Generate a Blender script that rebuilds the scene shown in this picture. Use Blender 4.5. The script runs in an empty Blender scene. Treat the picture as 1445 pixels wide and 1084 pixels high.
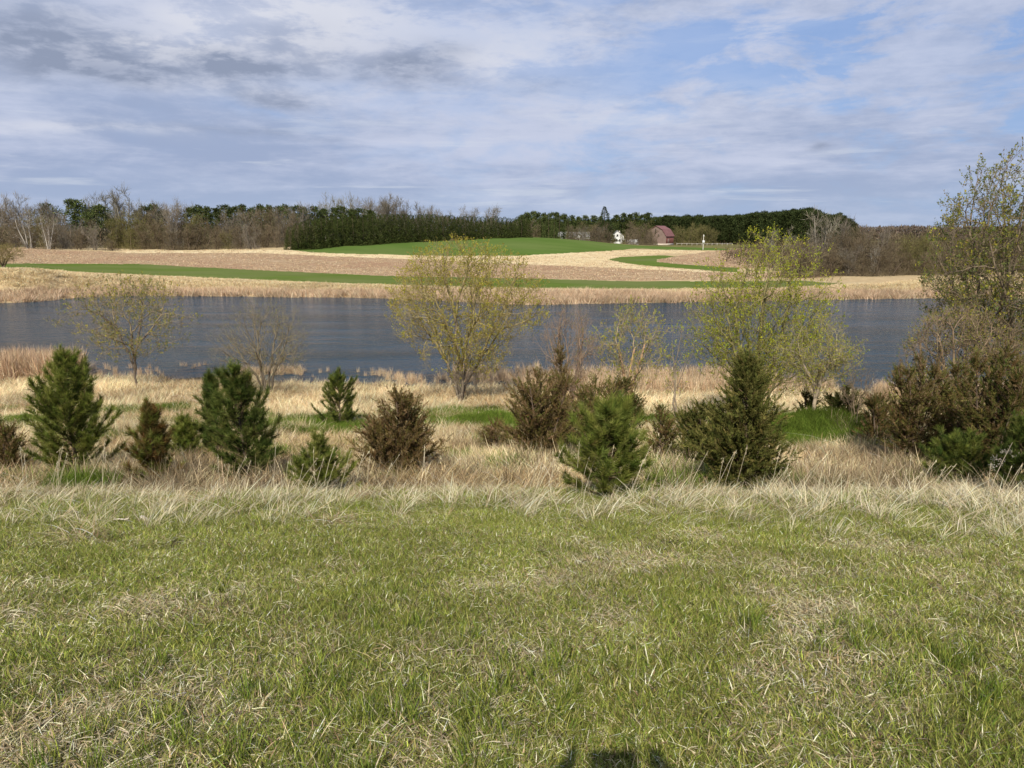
import bpy, math, random
import numpy as np
from mathutils import Vector, Matrix

rng = np.random.default_rng(7)
R = math.radians
scene = bpy.context.scene
col = scene.collection

# ------------------------------------------------------------------ camera
EYE = 8.0                       # eye height over the pond's water level
FPX = 1060.0                    # focal length in pixels of the 1445 px wide photograph
PITCH = R(11.57)
cam_data = bpy.data.cameras.new('camera')
cam = bpy.data.objects.new('camera', cam_data)
col.objects.link(cam)
cam.location = (0, 0, EYE)
cam.rotation_euler = (R(90) - PITCH, 0, 0)
cam_data.sensor_width = 36
cam_data.lens = 36 * FPX / 1445
cam_data.clip_start = 0.05
cam_data.clip_end = 12000
scene.camera = cam

# ------------------------------------------------------------------ light
SUN_EL, SUN_AZ = 38.8, 8.4       # the light travels forward (+y) and 8.4 degrees to the right
sun_data = bpy.data.lights.new('sun', 'SUN')
sun_data.energy = 5.0
sun_data.angle = R(0.55)
sun_data.color = (1.0, 0.93, 0.80)
sun = bpy.data.objects.new('sun', sun_data)
col.objects.link(sun)
ldir = Vector((math.sin(R(SUN_AZ)) * math.cos(R(SUN_EL)), math.cos(R(SUN_AZ)) * math.cos(R(SUN_EL)), -math.sin(R(SUN_EL))))
sun.rotation_euler = ldir.to_track_quat('-Z', 'Y').to_euler()
sun.location = (-3, -20, 30)

scene.view_settings.view_transform = 'Standard'
scene.view_settings.look = 'None'
scene.view_settings.exposure = 0.0
scene.view_settings.gamma = 1
scene.view_settings.use_curve_mapping = False
scene.render.engine = 'CYCLES'
scene.cycles.max_bounces = 4
scene.cycles.transparent_max_bounces = 4
scene.cycles.diffuse_bounces = 2
scene.cycles.transmission_bounces = 2


class NT:
    """small helper to write node trees"""
    def __init__(s, tree):
        s.t = tree; s.n = tree.nodes; s.l = tree.links
    def put(s, sock, v):
        if isinstance(v, bpy.types.NodeSocket):
            s.l.new(v, sock)
        else:
            if hasattr(sock.default_value, '__len__') and not hasattr(v, '__len__'):
                v = (v,) * len(sock.default_value)
            if hasattr(v, '__len__') and len(sock.default_value) == 4 and len(v) == 3:
                v = (*v, 1)
            sock.default_value = v
    def m(s, op, a, b=0.0, c=None, clamp=False):
        n = s.n.new('ShaderNodeMath'); n.operation = op; n.use_clamp = clamp
        s.put(n.inputs[0], a); s.put(n.inputs[1], b)
        if c is not None: s.put(n.inputs[2], c)
        return n.outputs[0]
    def mix(s, f, a, b, blend='MIX'):
        n = s.n.new('ShaderNodeMix'); n.data_type = 'RGBA'; n.blend_type = blend
        s.put(n.inputs[0], f); s.put(n.inputs[6], a); s.put(n.inputs[7], b)
        return n.outputs[2]
    def noise(s, vec, scale, detail=3, rough=0.5, dist=0.0, out=0):
        n = s.n.new('ShaderNodeTexNoise')
        if vec is not None: s.l.new(vec, n.inputs['Vector'])
        n.inputs['Scale'].default_value = scale; n.inputs['Detail'].default_value = detail
        n.inputs['Roughness'].default_value = rough; n.inputs['Distortion'].default_value = dist
        return n.outputs[out]
    def rng(s, v, a, b, c=0.0, d=1.0, smooth=False):
        n = s.n.new('ShaderNodeMapRange')
        if smooth: n.interpolation_type = 'SMOOTHSTEP'
        for i, x in enumerate((v, a, b, c, d)): s.put(n.inputs[i], x)
        return n.outputs[0]
    def xyz(s, x, y, z):
        n = s.n.new('ShaderNodeCombineXYZ')
        for i, q in enumerate((x, y, z)): s.put(n.inputs[i], q)
        return n.outputs[0]
    def sep(s, v):
        n = s.n.new('ShaderNodeSeparateXYZ'); s.l.new(v, n.inputs[0]); return n.outputs
    def vmul(s, v, k):
        n = s.n.new('ShaderNodeVectorMath'); n.operation = 'MULTIPLY'; s.l.new(v, n.inputs[0]); n.inputs[1].default_value = k
        return n.outputs[0]
    def node(s, kind, **kw):
        n = s.n.new(kind)
        for k, v in kw.items(): setattr(n, k, v)
        return n


# ------------------------------------------------------------------ world: sky with layered cloud
world = bpy.data.worlds.new('World')
scene.world = world
world.use_nodes = True
nt = NT(world.node_tree)
nt.n.clear()
out = nt.node('ShaderNodeOutputWorld')
tc = nt.node('ShaderNodeTexCoord')
sky = nt.node('ShaderNodeTexSky', sky_type='NISHITA')
sky.sun_disc = False
sky.sun_elevation = R(SUN_EL)
sky.sun_rotation = math.atan2(-ldir.x, -ldir.y)
sky.dust_density = 1.5
sky.ozone_density = 1.5
sx, sy, sz = nt.sep(tc.outputs['Generated'])
zc = nt.m('ADD', nt.m('MAXIMUM', sz, 0.0), 0.07)
pv = nt.xyz(nt.m('DIVIDE', sx, zc), nt.m('DIVIDE', sy, zc), 0.0)
az = nt.m('ARCTAN2', sx, sy)
el = nt.m('ARCSINE', sz)
aev = nt.xyz(az, nt.m('MULTIPLY', el, 2.2), 0.3)
warp = nt.sep(nt.noise(aev, 5.0, 3, 0.6, out=1))
azw = nt.m('ADD', az, nt.rng(warp[0], 0.0, 1.0, -0.06, 0.06))
elw = nt.m('ADD', el, nt.rng(warp[1], 0.0, 1.0, -0.035, 0.035))


def sky_at(px, py):
    v = (py - 542) / FPX; u = (px - 722.5) / FPX
    fwd = math.cos(PITCH) - v * math.sin(PITCH); z = -math.sin(PITCH) - v * math.cos(PITCH)
    return math.atan2(u, fwd), math.atan2(z, math.hypot(u, fwd))


def blob(px, py, wx, wy, k=1.0):
    a, e = sky_at(px, py)
    dx = nt.m('DIVIDE', nt.m('SUBTRACT', azw, a), wx / FPX)
    dy = nt.m('DIVIDE', nt.m('SUBTRACT', elw, e), wy / FPX)
    q = nt.m('ADD', nt.m('MULTIPLY', dx, dx), nt.m('MULTIPLY', dy, dy))
    return nt.m('MULTIPLY', nt.m('EXPONENT', nt.m('MULTIPLY', q, -1.0)), k)


def blobs(lst):
    s = None
    for b in lst:
        v = blob(*b); s = v if s is None else nt.m('ADD', s, v)
    return s


high = nt.rng(el, 0.03, 0.30, 0.0, 1.0, True)            # low sky is streaky, high sky is billowy
n_big = nt.noise(nt.vmul(aev, (1, 1.5, 1)), 2.3, 4, 0.5, 0.4)
n_bil = nt.noise(nt.vmul(aev, (1, 1.0, 1)), 6.5, 7, 0.62, 0.25)
n_str = nt.noise(nt.vmul(aev, (1, 3.0, 1)), 5.0, 6, 0.62, 0.4)
n_wis = nt.noise(nt.vmul(aev, (1, 1.5, 1)), 20.0, 4, 0.65, 0.2)
n_fine = n_wis
mixn = nt.m('ADD', nt.m('MULTIPLY', n_bil, high), nt.m('MULTIPLY', n_str, nt.m('SUBTRACT', 1.0, high)))
light = nt.m('ADD', nt.m('MULTIPLY', n_big, 0.42), nt.m('MULTIPLY', mixn, 0.42))
light = nt.m('ADD', light, nt.m('MULTIPLY', n_wis, 0.16))
light = nt.rng(light, 0.40, 0.60, 0.0, 1.0, True)
deck = nt.mix(light, (0.345, 0.42, 0.605), (0.56, 0.61, 0.77))
# blue gaps
g1 = nt.m('ADD', nt.m('MULTIPLY', nt.noise(aev, 3.1, 2, 0.5, 0.0), 0.35), nt.m('MULTIPLY', nt.noise(nt.vmul(aev, (1, 1.3, 1)), 8.0, 6, 0.62, 0.3), 0.65))
side = nt.rng(az, -0.45, 0.35, 0.10, 1.2, True)
gap = nt.m('MULTIPLY', nt.rng(g1, 0.45, 0.60, 0.0, 0.75, True), side)
gapb = blobs([(1150, 85, 190, 45, 0.4), (1430, 185, 80, 24, 1.0), (1380, 70, 130, 30, 0.9), (1180, 130, 140, 20, 0.6), (500, 128, 120, 8, 0.4), (420, 155, 70, 8, 0.6), (880, 235, 90, 7, 0.7), (1250, 20, 120, 14, 0.6), (1000, 50, 120, 20, 0.2), (1330, 290, 120, 14, 0.5)])
gap = nt.m('ADD', gap, nt.m('MULTIPLY', gapb, nt.rng(g1, 0.44, 0.56, 0.15, 0.95, True)), clamp=True)
skyc = nt.mix(1.0, sky.outputs[0], (0.092, 0.092, 0.092), 'MULTIPLY')
skyc = nt.mix(0.55, skyc, (0.24, 0.43, 0.90))
c = nt.mix(nt.m('MULTIPLY', gap, 0.75), deck, skyc)
# bright streaks low down and white billows
stre = nt.m('MULTIPLY', nt.rng(nt.noise(nt.vmul(aev, (1, 5.5, 1)), 5.5, 5, 0.62, 0.3), 0.55, 0.68, 0.0, 0.6, True), nt.rng(el, 0.0, 0.2, 0.9, 0.15, True))
c = nt.mix(stre, c, (0.70, 0.74, 0.82))
wb = blobs([(400, 40, 150, 50, 1.0), (300, 24, 60, 18, 0.7), (210, 62, 70, 16, 0.8), (240, 75, 60, 14, 0.5), (120, 75, 150, 20, 0.6), (680, 85, 120, 26, 0.6), (110, 178, 110, 10, 0.7), (760, 60, 130, 50, 0.35), (520, 15, 200, 30, 0.4), (330, 125, 120, 10, 0.5), (60, 15, 60, 14, 0.5), (930, 150, 140, 24, 0.4)])
c = nt.mix(nt.m('MULTIPLY', wb, nt.rng(nt.m('ADD', nt.m('MULTIPLY', n_bil, .6), nt.m('MULTIPLY', n_wis, .4)), 0.42, 0.56, 0.20, 0.95, True), clamp=True), c, (0.69, 0.715, 0.81))
db = blobs([(155, 102, 100, 15, 1.2), (20, 42, 110, 32, 1.0), (330, 95, 55, 16, 1.2), (420, 72, 60, 26, 0.6), (575, 92, 75, 22, 1.0), (640, 66, 40, 12, 0.9), (385, 134, 40, 9, 0.8), (100, 80, 120, 24, 0.35), (1150, 214, 12, 4, 0.8), (500, 110, 120, 14, 0.4), (330, 185, 150, 6, 0.35), (760, 120, 80, 14, 0.35)])
c = nt.mix(nt.m('MULTIPLY', db, nt.rng(nt.m('ADD', nt.m('MULTIPLY', n_bil, .6), nt.m('MULTIPLY', n_wis, .4)), 0.42, 0.58, 1.0, 0.42, True), clamp=True), c, (0.285, 0.335, 0.46))
low = nt.rng(el, 0.0, 0.09, 0.45, 0.0, True)
c = nt.mix(low, c, (0.44, 0.54, 0.71))
bg = nt.node('ShaderNodeBackground')
nt.l.new(c, bg.inputs[0])
bg.inputs[1].default_value = 1.0
nt.l.new(bg.outputs[0], out.inputs[0])


# ------------------------------------------------------------------ numeric helpers
def sstep(a, b, x):
    t = np.clip((np.asarray(x, float) - a) / (b - a), 0, 1)
    return t * t * (3 - 2 * t)


def _hash(i, j, s):
    h = (i.astype(np.int64) * 374761393 + j.astype(np.int64) * 668265263 + s * 1442695041) & 0xffffffff
    h = ((h ^ (h >> 13)) * 1274126177) & 0xffffffff
    return ((h ^ (h >> 16)) & 0xffffff) / float(0xffffff)


def vnoise(x, y, scale=1.0, octaves=3, seed=0):
    x = np.asarray(x, float) / scale; y = np.asarray(y, float) / scale
    tot = 0.0; amp = 1.0; norm = 0.0
    for o in range(octaves):
        xi = np.floor(x); yi = np.floor(y); fx = x - xi; fy = y - yi
        fx = fx * fx * (3 - 2 * fx); fy = fy * fy * (3 - 2 * fy)
        a = _hash(xi, yi, seed + o); b = _hash(xi + 1, yi, seed + o)
        c_ = _hash(xi, yi + 1, seed + o); d = _hash(xi + 1, yi + 1, seed + o)
        tot = tot + amp * ((a * (1 - fx) + b * fx) * (1 - fy) + (c_ * (1 - fx) + d * fx) * fy)
        norm += amp; amp *= 0.5; x = x * 2.03 + 17.1; y = y * 2.03 + 5.7
    return tot / norm


def slope_at(py):                # drop per metre of forward distance seen at photo row py
    v = (np.asarray(py, float) - 542) / FPX
    return (math.sin(PITCH) + v * math.cos(PITCH)) / (math.cos(PITCH) - v * math.sin(PITCH))


def x_at(px, py, D):
    v = (np.asarray(py, float) - 542) / FPX
    return (np.asarray(px, float) - 722.5) / FPX / (math.cos(PITCH) - v * math.sin(PITCH)) * D


def u_to_x(px, py):
    return x_at(px, py, 1.0)


# shorelines: world y as a function of u = x / y
near_px = [(-500, 530), (0, 536), (110, 530), (190, 534), (260, 536), (330, 530), (420, 544), (500, 541), (560, 545), (650, 546), (760, 548), (880, 552), (960, 556), (1060, 550), (1200, 552), (1300, 562), (1445, 566), (1900, 566)]
far_px = [(-500, 436), (0, 428), (60, 425), (110, 420), (180, 417), (300, 418), (500, 420), (560, 422), (740, 430), (860, 428), (1080, 425), (1200, 422), (1310, 421), (1445, 421), (1900, 421)]
nu = np.array([u_to_x(a, b) for a, b in near_px]); ny = np.array([EYE / slope_at(b) for a, b in near_px])
fu = np.array([u_to_x(a, b) for a, b in far_px]); fy_ = np.array([EYE / slope_at(b) for a, b in far_px])


def shore_near(u):
    return np.interp(u, nu, ny) + (vnoise(u * 40, u * 0, 1.0, 3, 5) - .5) * 1.1


def shore_far(u):
    return np.interp(u, fu, fy_) + (vnoise(u * 90, u * 0, 1.0, 3, 9) - .5) * 1.6


prof_y = np.array([-400, 0, 1.2, 2.2, 5, 8, 11, 15, 20, 25, 29, 32, 36, 39, 40.2, 42, 45, 60, 120])
prof_z = np.array([6.4, 6.4, 6.41, 6.33, 5.75, 4.95, 4.12, 3.3, 2.3, 1.35, .65, .42, .27, .05, -.12, -.45, -.6, -.7, -.7])
_fy = np.arange(-10, 70, .1)
_fz = np.interp(_fy, prof_y, prof_z)
_k = np.hanning(15); _k /= _k.sum()
_fzs = np.convolve(np.pad(_fz, 7, mode='edge'), _k, mode='valid')

ctrl = [  # photo column, row, forward distance -> a point of the far land
    (-300, 385, 104), (0, 378, 104), (40, 377, 105), (95, 386, 106), (180, 391, 108), (400, 398, 106), (560, 402, 104), (740, 408, 98), (1040, 407, 100), (1180, 403, 103), (1320, 392, 112), (1445, 392, 112), (1800, 392, 112),
    (-300, 372, 140), (60, 372, 148), (250, 376, 146), (400, 383, 138), (560, 390, 128), (740, 393, 124), (900, 397, 116), (1100, 396, 114), (1200, 388, 124), (1320, 388, 124), (1500, 388, 124),
    (-300, 350, 215), (30, 350, 215), (180, 354, 205), (410, 353, 200), (480, 347, 218), (560, 342, 240), (640, 338.5, 262), (745, 335.5, 290), (740, 361, 205), (600, 361, 195), (450, 357, 195),
    (800, 337.5, 310), (860, 343, 330), (900, 347, 320), (860, 354, 240), (860, 366, 185), (940, 362, 195), (930, 370, 165), (1035, 385, 137), (1035, 376, 158), (1000, 354, 265), (1060, 350.5, 290), (1120, 351, 280), (1120, 372, 165), (1250, 370, 165), (1250, 352, 260), (1445, 352, 260), (1800, 352, 260),
    (600, 338, 330), (840, 342.5, 400), (930, 346, 400), (1000, 346, 420), (1100, 346, 430), (1250, 344, 450), (1450, 344, 450), (400, 343, 420), (200, 343, 420), (-300, 343, 420), (600, 339, 450),
]
cu = np.array([u_to_x(a, b) for a, b, d in ctrl]) * 3.0
cw = np.log(np.array([d for a, b, d in ctrl]))
cz = np.array([EYE - slope_at(b) * d for a, b, d in ctrl])
far_anchor = [(u * 3.0, math.log(dd), zz) for u in (-.9, -.45, 0, .45, .9) for dd, zz in ((700, .5), (1500, 0))]
cu = np.concatenate([cu, [a[0] for a in far_anchor]]); cw = np.concatenate([cw, [a[1] for a in far_anchor]]); cz = np.concatenate([cz, [a[2] for a in far_anchor]])


def _tps(r2):
    return .5 * r2 * np.log(r2 + 1e-9)


_n = len(cu)
_K = _tps((cu[:, None] - cu) ** 2 + (cw[:, None] - cw) ** 2) + np.eye(_n) * 0.004
_P = np.stack([np.ones(_n), cu, cw], 1)
_A = np.block([[_K, _P], [_P.T, np.zeros((3, 3))]])
_c = np.linalg.solve(_A, np.concatenate([cz, np.zeros(3)]))


def far_height(x, y):
    u = np.clip(x / np.maximum(y, 1), -.95, .95) * 3.0
    w = np.log(np.clip(y, 88, 1500))
    sh = u.shape; u = u.ravel(); w = w.ravel()
    o = np.empty(len(u))
    for i in range(0, len(u), 20000):
        a = u[i:i + 20000]; b = w[i:i + 20000]
        o[i:i + 20000] = _tps((a[:, None] - cu) ** 2 + (b[:, None] - cw) ** 2) @ _c[:_n] + _c[_n] + _c[_n + 1] * a + _c[_n + 2] * b
    return o.reshape(sh)


MOUNDS = []       # (x, y, height, sx, sy) low rises on the bank


def H(x, y):
    x = np.asarray(x, float); y = np.asarray(y, float)
    if x.ndim == 0 and y.ndim == 0: return H(x[None], y[None])[0]
    x, y = np.broadcast_arrays(x, y)
    u = x / np.maximum(y, 5.0)
    uc = np.clip(u, -1.1, 1.1)
    sn = shore_near(uc); sf = shore_far(uc)
    ys = y - (sn - 39.3) * sstep(27, 37, y)
    z = np.interp(ys, _fy, _fzs)
    amp = sstep(3, 14, y) * (1 - sstep(36, 39, ys))
    z = z + (vnoise(x, y, 3.1, 3, 21) - .5) * .42 * amp * sstep(8, 14, y) * (1 - sstep(24, 32, y)) + (vnoise(x, y, 1.0, 3, 22) - .5) * .26 * amp * sstep(9, 12, y) + (vnoise(x, y, .35, 2, 23) - .5) * .03 * (1 - sstep(14, 20, y))
    for mx, my, mh, sx_, sy_ in MOUNDS:
        z = z + mh * np.exp(-((x - mx) / sx_) ** 2 - ((y - my) / sy_) ** 2)
    farm = y > 62
    if farm.any():
        xf = x[farm]; yf = y[farm]; sff = sf[farm]
        t = yf - sff
        hf = far_height(xf, yf) + (vnoise(xf, yf, 14, 3, 31) - .5) * .35 * sstep(3, 20, t) + (vnoise(xf, yf, 3, 2, 32) - .5) * .22 * sstep(1, 8, t) * (1 - sstep(20, 40, t))
        zf = np.where(t < 0, -.6 * sstep(0, 4, -t), (hf - .12) * sstep(0, 9, t) + .12 * sstep(0, 1.0, t))
        z = z.copy(); z[farm] = zf
    return z


def place(px, py):
    """the spot on the land seen at photo pixel (px, py)"""
    D = np.exp(np.linspace(math.log(1.5), math.log(900), 4000))
    z = EYE - slope_at(py) * D
    x = x_at(px, py, D)
    hit = np.nonzero(z <= H(x, D))[0]
    i = hit[0] if len(hit) else -1
    return float(x[i]), float(D[i]), float(H(x[i], D[i]))


def place_fast(px, py):
    D = np.full(len(px), 10.0)
    for _ in range(40):
        x = x_at(px, py, D); h = H(x, D); D = D * .5 + (EYE - h) / slope_at(py) * .5
    return np.column_stack([x, D, h])


def place_d(px, D, py=450):
    x = float(x_at(px, py, D)); return x, float(D), float(H(x, D))


def top_z(py, D):
    return EYE - float(slope_at(py)) * D


_m = place(1165, 622)
MOUNDS.append((_m[0], _m[1] + .6, .62, 1.9, 1.3))
_m = place(690, 600); MOUNDS.append((_m[0], _m[1] + .3, .2, 1.8, .9))
_m = place(250, 590); MOUNDS.append((_m[0], _m[1] + .3, .2, 2.2, .9))


# ------------------------------------------------------------------ mesh helpers
def mesh_from(name, V, F, C=None, mat=None, smooth=False):
    V = np.asarray(V, np.float32); F = np.asarray(F, np.int32)
    k = F.shape[1]
    me = bpy.data.meshes.new(name)
    me.vertices.add(len(V)); me.vertices.foreach_set('co', V.ravel())
    me.loops.add(F.size); me.loops.foreach_set('vertex_index', F.ravel())
    me.polygons.add(len(F))
    me.polygons.foreach_set('loop_start', np.arange(0, F.size, k, dtype=np.int32))
    me.polygons.foreach_set('loop_total', np.full(len(F), k, np.int32))
    if C is not None:
        at = me.attributes.new('col', 'FLOAT_COLOR', 'POINT')
        C = np.asarray(C, np.float32)
        if C.shape[1] == 3: C = np.concatenate([C, np.ones((len(C), 1), np.float32)], 1)
        at.data.foreach_set('color', C.ravel())
    if smooth: me.polygons.foreach_set('use_smooth', np.ones(len(F), bool))
    me.update(calc_edges=True)
    if mat: me.materials.append(mat)
    return me


def obj(name, me, parent=None, loc=None, **props):
    o = bpy.data.objects.new(name, me)
    col.objects.link(o)
    if parent: o.parent = parent
    if loc is not None: o.location = loc
    for k, v in props.items():
        if v is not None: o[k] = v
    return o


def thing(name, label, cat, loc, group=None, rz=0.0, scale=None):
    o = obj(name, None, None, loc, label=label, category=cat, group=group)
    o.rotation_euler = (0, 0, rz); o.empty_display_size = .2
    if scale: o.scale = scale
    return o


def copy_thing(src, loc, rz, scale, label, group=None):
    c_ = src.copy(); col.objects.link(c_)
    c_.location = loc; c_.rotation_euler = (0, 0, rz); c_.scale = scale; c_['label'] = label
    if group: c_['group'] = group
    elif 'group' in c_: del c_['group']
    for ch in src.children:
        d = ch.copy(); col.objects.link(d); d.parent = c_
    return c_


def cat(parts):
    V = []; F = []; C = []; n = 0
    for v, f, c_ in parts:
        V.append(v); F.append(np.asarray(f) + n); C.append(c_); n += len(v)
    return np.concatenate(V), np.concatenate(F), np.concatenate(C)


def unit(a):
    return a / np.maximum(np.linalg.norm(a, axis=-1, keepdims=True), 1e-9)


def pal(n, colors, weights=None, jit=.16, rg=rng):
    c_ = np.array(colors, float)
    i = rg.choice(len(c_), n, p=None if weights is None else np.array(weights) / sum(weights))
    out_ = c_[i] * np.clip(1 + rg.normal(0, jit, (n, 1)), .25, 2.2) * (1 + rg.normal(0, .04, (n, 3)))
    return np.clip(out_, .004, .85)


def blades(n, rad, h, w, lean, curl, colors, weights=None, seg=2, bias=(0, 0), jit=.27, base=None, rg=rng, flat=0.0):
    """n grass blades: tapered bent strips"""
    if base is None:
        a = rg.uniform(0, 2 * math.pi, n); r = rad * np.sqrt(rg.uniform(0, 1, n))
        base = np.stack([r * np.cos(a), r * np.sin(a), rg.uniform(-.01, 0, n)], 1)
    th = rg.uniform(0, 2 * math.pi, n)
    hh = rg.uniform(h[0], h[1], n); ww = rg.uniform(w[0], w[1], n)
    le = rg.uniform(lean[0], lean[1], n); cu_ = rg.uniform(curl[0], curl[1], n)
    d = np.stack([np.cos(th) * le + bias[0], np.sin(th) * le + bias[1]], 1)
    le = np.linalg.norm(d, axis=1); d = d / np.maximum(le, 1e-6)[:, None]
    fa = rg.uniform(0, 2 * math.pi, n)
    side = np.stack([np.cos(fa), np.sin(fa), rg.normal(0, .15, n)], 1)
    V = []
    vert = np.sqrt(np.clip(1 - np.clip(le, 0, .98) ** 2, .02, 1))
    for k in range(seg + 1):
        t = k / seg
        out_ = hh * (np.clip(le, 0, 1.0) * t + cu_ * t * t)
        up = hh * (vert * t - cu_ * .55 * t * t) * (1 - flat)
        p = base + np.concatenate([d * out_[:, None], up[:, None]], 1)
        if k < seg:
            wk = ww * (1 - .55 * t ** 1.5) * .5
            V += [p - side * wk[:, None], p + side * wk[:, None]]
        else:
            V += [p]
    m = 2 * seg + 1
    V = np.stack(V, 1).reshape(-1, 3)
    F = []
    for k in range(seg - 1):
        F += [(2 * k, 2 * k + 1, 2 * k + 3), (2 * k, 2 * k + 3, 2 * k + 2)]
    F += [(2 * seg - 2, 2 * seg - 1, 2 * seg)]
    F = (np.arange(n)[:, None, None] * m + np.array(F)[None]).reshape(-1, 3)
    C = np.repeat(pal(n, colors, weights, jit, rg), m, 0)
    return V, F, C


def prisms(P0, P1, R0, R1, color, sides=3, jit=.1, rg=rng):
    """tapered limbs, one prism per length"""
    P0 = np.asarray(P0, float); P1 = np.asarray(P1, float); R0 = np.asarray(R0, float); R1 = np.asarray(R1, float)
    n = len(P0)
    if n == 0: return np.zeros((0, 3)), np.zeros((0, 3), int), np.zeros((0, 3))
    d = unit(P1 - P0)
    ref = np.where(np.abs(d[:, 2:3]) > .9, np.array([[1., 0, 0]]), np.array([[0., 0, 1.]]))
    a = unit(np.cross(d, ref)); b = np.cross(d, a)
    ang = np.arange(sides) * 2 * math.pi / sides
    ring = np.cos(ang)[None, :, None] * a[:, None, :] + np.sin(ang)[None, :, None] * b[:, None, :]
    V = np.concatenate([P0[:, None] + ring * R0[:, None, None], P1[:, None] + ring * R1[:, None, None]], 1).reshape(-1, 3)
    f = []
    for i in range(sides):
        j = (i + 1) % sides
        f += [(i, j, sides + j), (i, sides + j, sides + i)]
    F = (np.arange(n)[:, None, None] * 2 * sides + np.array(f)[None]).reshape(-1, 3)
    c_ = np.asarray(color, float)
    if c_.ndim == 1: c_ = np.clip(c_[None] * (1 + rg.normal(0, jit, (n, 1))), .01, .9)
    return V, F, np.repeat(c_, 2 * sides, 0)


def cards(P, D, L, W, colors, weights=None, jit=.16, rg=rng, quad=False):
    """narrow leaf or needle faces at P pointing along D"""
    n = len(P)
    D = unit(D); s = unit(np.cross(D, unit(rg.normal(0, 1, (n, 3)))))
    L = np.asarray(L); W = np.asarray(W)
    if quad:
        V = np.stack([P, P + D * (L * .5)[:, None] + s * (W * .5)[:, None], P + D * L[:, None], P + D * (L * .5)[:, None] - s * (W * .5)[:, None]], 1).reshape(-1, 3)
        F = (np.arange(n)[:, None, None] * 4 + np.array([(0, 1, 2), (0, 2, 3)])[None]).reshape(-1, 3); k = 4
    else:
        V = np.stack([P - s * (W * .5)[:, None], P + s * (W * .5)[:, None], P + D * L[:, None]], 1).reshape(-1, 3)
        F = np.arange(n * 3).reshape(-1, 3); k = 3
    c_ = colors if (isinstance(colors, np.ndarray) and len(colors) == n and colors.ndim == 2 and weights is None) else pal(n, colors, weights, jit, rg)
    return V, F, np.repeat(c_, k, 0)


# ------------------------------------------------------------------ materials
def leaf_mat(name, trans=.3, tint=.0, rough=None, inst=False, transcol=(1, 1, 1)):
    m = bpy.data.materials.new(name); m.use_nodes = True
    n = NT(m.node_tree); n.n.clear()
    o = n.node('ShaderNodeOutputMaterial')
    a = n.node('ShaderNodeAttribute', attribute_name='col')
    c_ = a.outputs['Color']
    if tint:
        oi = n.node('ShaderNodeObjectInfo')
        v = n.rng(oi.outputs['Random'], 0, 1, 1 - tint, 1 + tint)
        c_ = n.mix(1.0, c_, n.xyz(v, v, v), 'MULTIPLY')
    if inst:
        it = n.node('ShaderNodeAttribute', attribute_name='tint', attribute_type='INSTANCER')
        c_ = n.mix(1.0, c_, it.outputs['Vector'], 'MULTIPLY')
    d = n.node('ShaderNodeBsdfDiffuse'); n.put(d.inputs[0], c_)
    sh = d.outputs[0]
    if trans:
        t = n.node('ShaderNodeBsdfTranslucent'); n.put(t.inputs[0], n.mix(1.0, c_, transcol, 'MULTIPLY'))
        mx = n.node('ShaderNodeMixShader'); mx.inputs[0].default_value = trans
        n.l.new(sh, mx.inputs[1]); n.l.new(t.outputs[0], mx.inputs[2]); sh = mx.outputs[0]
    if rough:
        g = n.node('ShaderNodeBsdfGlossy'); g.inputs['Roughness'].default_value = rough; g.inputs[0].default_value = (1, 1, 1, 1)
        lw = n.node('ShaderNodeLayerWeight'); lw.inputs[0].default_value = .25
        mx = n.node('ShaderNodeMixShader'); n.put(mx.inputs[0], n.m('MULTIPLY', lw.outputs[0], .22))
        n.l.new(sh, mx.inputs[1]); n.l.new(g.outputs[0], mx.inputs[2]); sh = mx.outputs[0]
    n.l.new(sh, o.inputs[0])
    return m


M_blade = leaf_mat('grass_blades', .16, inst=True)
M_leaf = leaf_mat('spring_leaves', .42, transcol=(1.1, 1.15, .7))
M_needle = leaf_mat('needles', .22, transcol=(1.1, 1.1, .6))
M_bark = leaf_mat('bark', 0)
M_far = leaf_mat('distant_foliage', .1, tint=.18)
M_farbark = leaf_mat('distant_bark', 0, tint=.15)


def ground_mat(name, c1, c2, scale, lo=.4, hi=.6, c3=None, s3=.1, stretch=(1, 1, 1), bump=.3, vcol=False, rot=0.0):
    m = bpy.data.materials.new(name); m.use_nodes = True
    n = NT(m.node_tree); n.n.clear()
    o = n.node('ShaderNodeOutputMaterial'); b = n.node('ShaderNodeBsdfDiffuse')
    tc_ = n.node('ShaderNodeTexCoord')
    mp = n.node('ShaderNodeMapping'); mp.inputs['Rotation'].default_value = (0, 0, rot); mp.inputs['Scale'].default_value = stretch
    n.l.new(tc_.outputs['Object'], mp.inputs[0])
    v = mp.outputs[0]
    f = n.rng(n.noise(v, scale, 5, .65), lo, hi)
    if vcol:
        a = n.node('ShaderNodeAttribute', attribute_name='col')
        k = n.rng(n.noise(v, scale, 6, .7), .3, .7, .55, 1.4)
        cc = n.mix(1.0, a.outputs['Color'], n.xyz(k, k, k), 'MULTIPLY')
    else:
        cc = n.mix(f, c1, c2)
    if c3: cc = n.mix(n.rng(n.noise(tc_.outputs['Object'], s3, 3, .5), .42, .62, 0, .8), cc, c3)
    n.put(b.inputs[0], cc)
    if bump:
        bp = n.node('ShaderNodeBump'); bp.inputs['Strength'].default_value = bump; bp.inputs['Distance'].default_value = .3 / scale
        n.l.new(f, bp.inputs['Height']); n.l.new(bp.outputs[0], b.inputs['Normal'])
    n.l.new(b.outputs[0], o.inputs[0])
    return m


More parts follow.
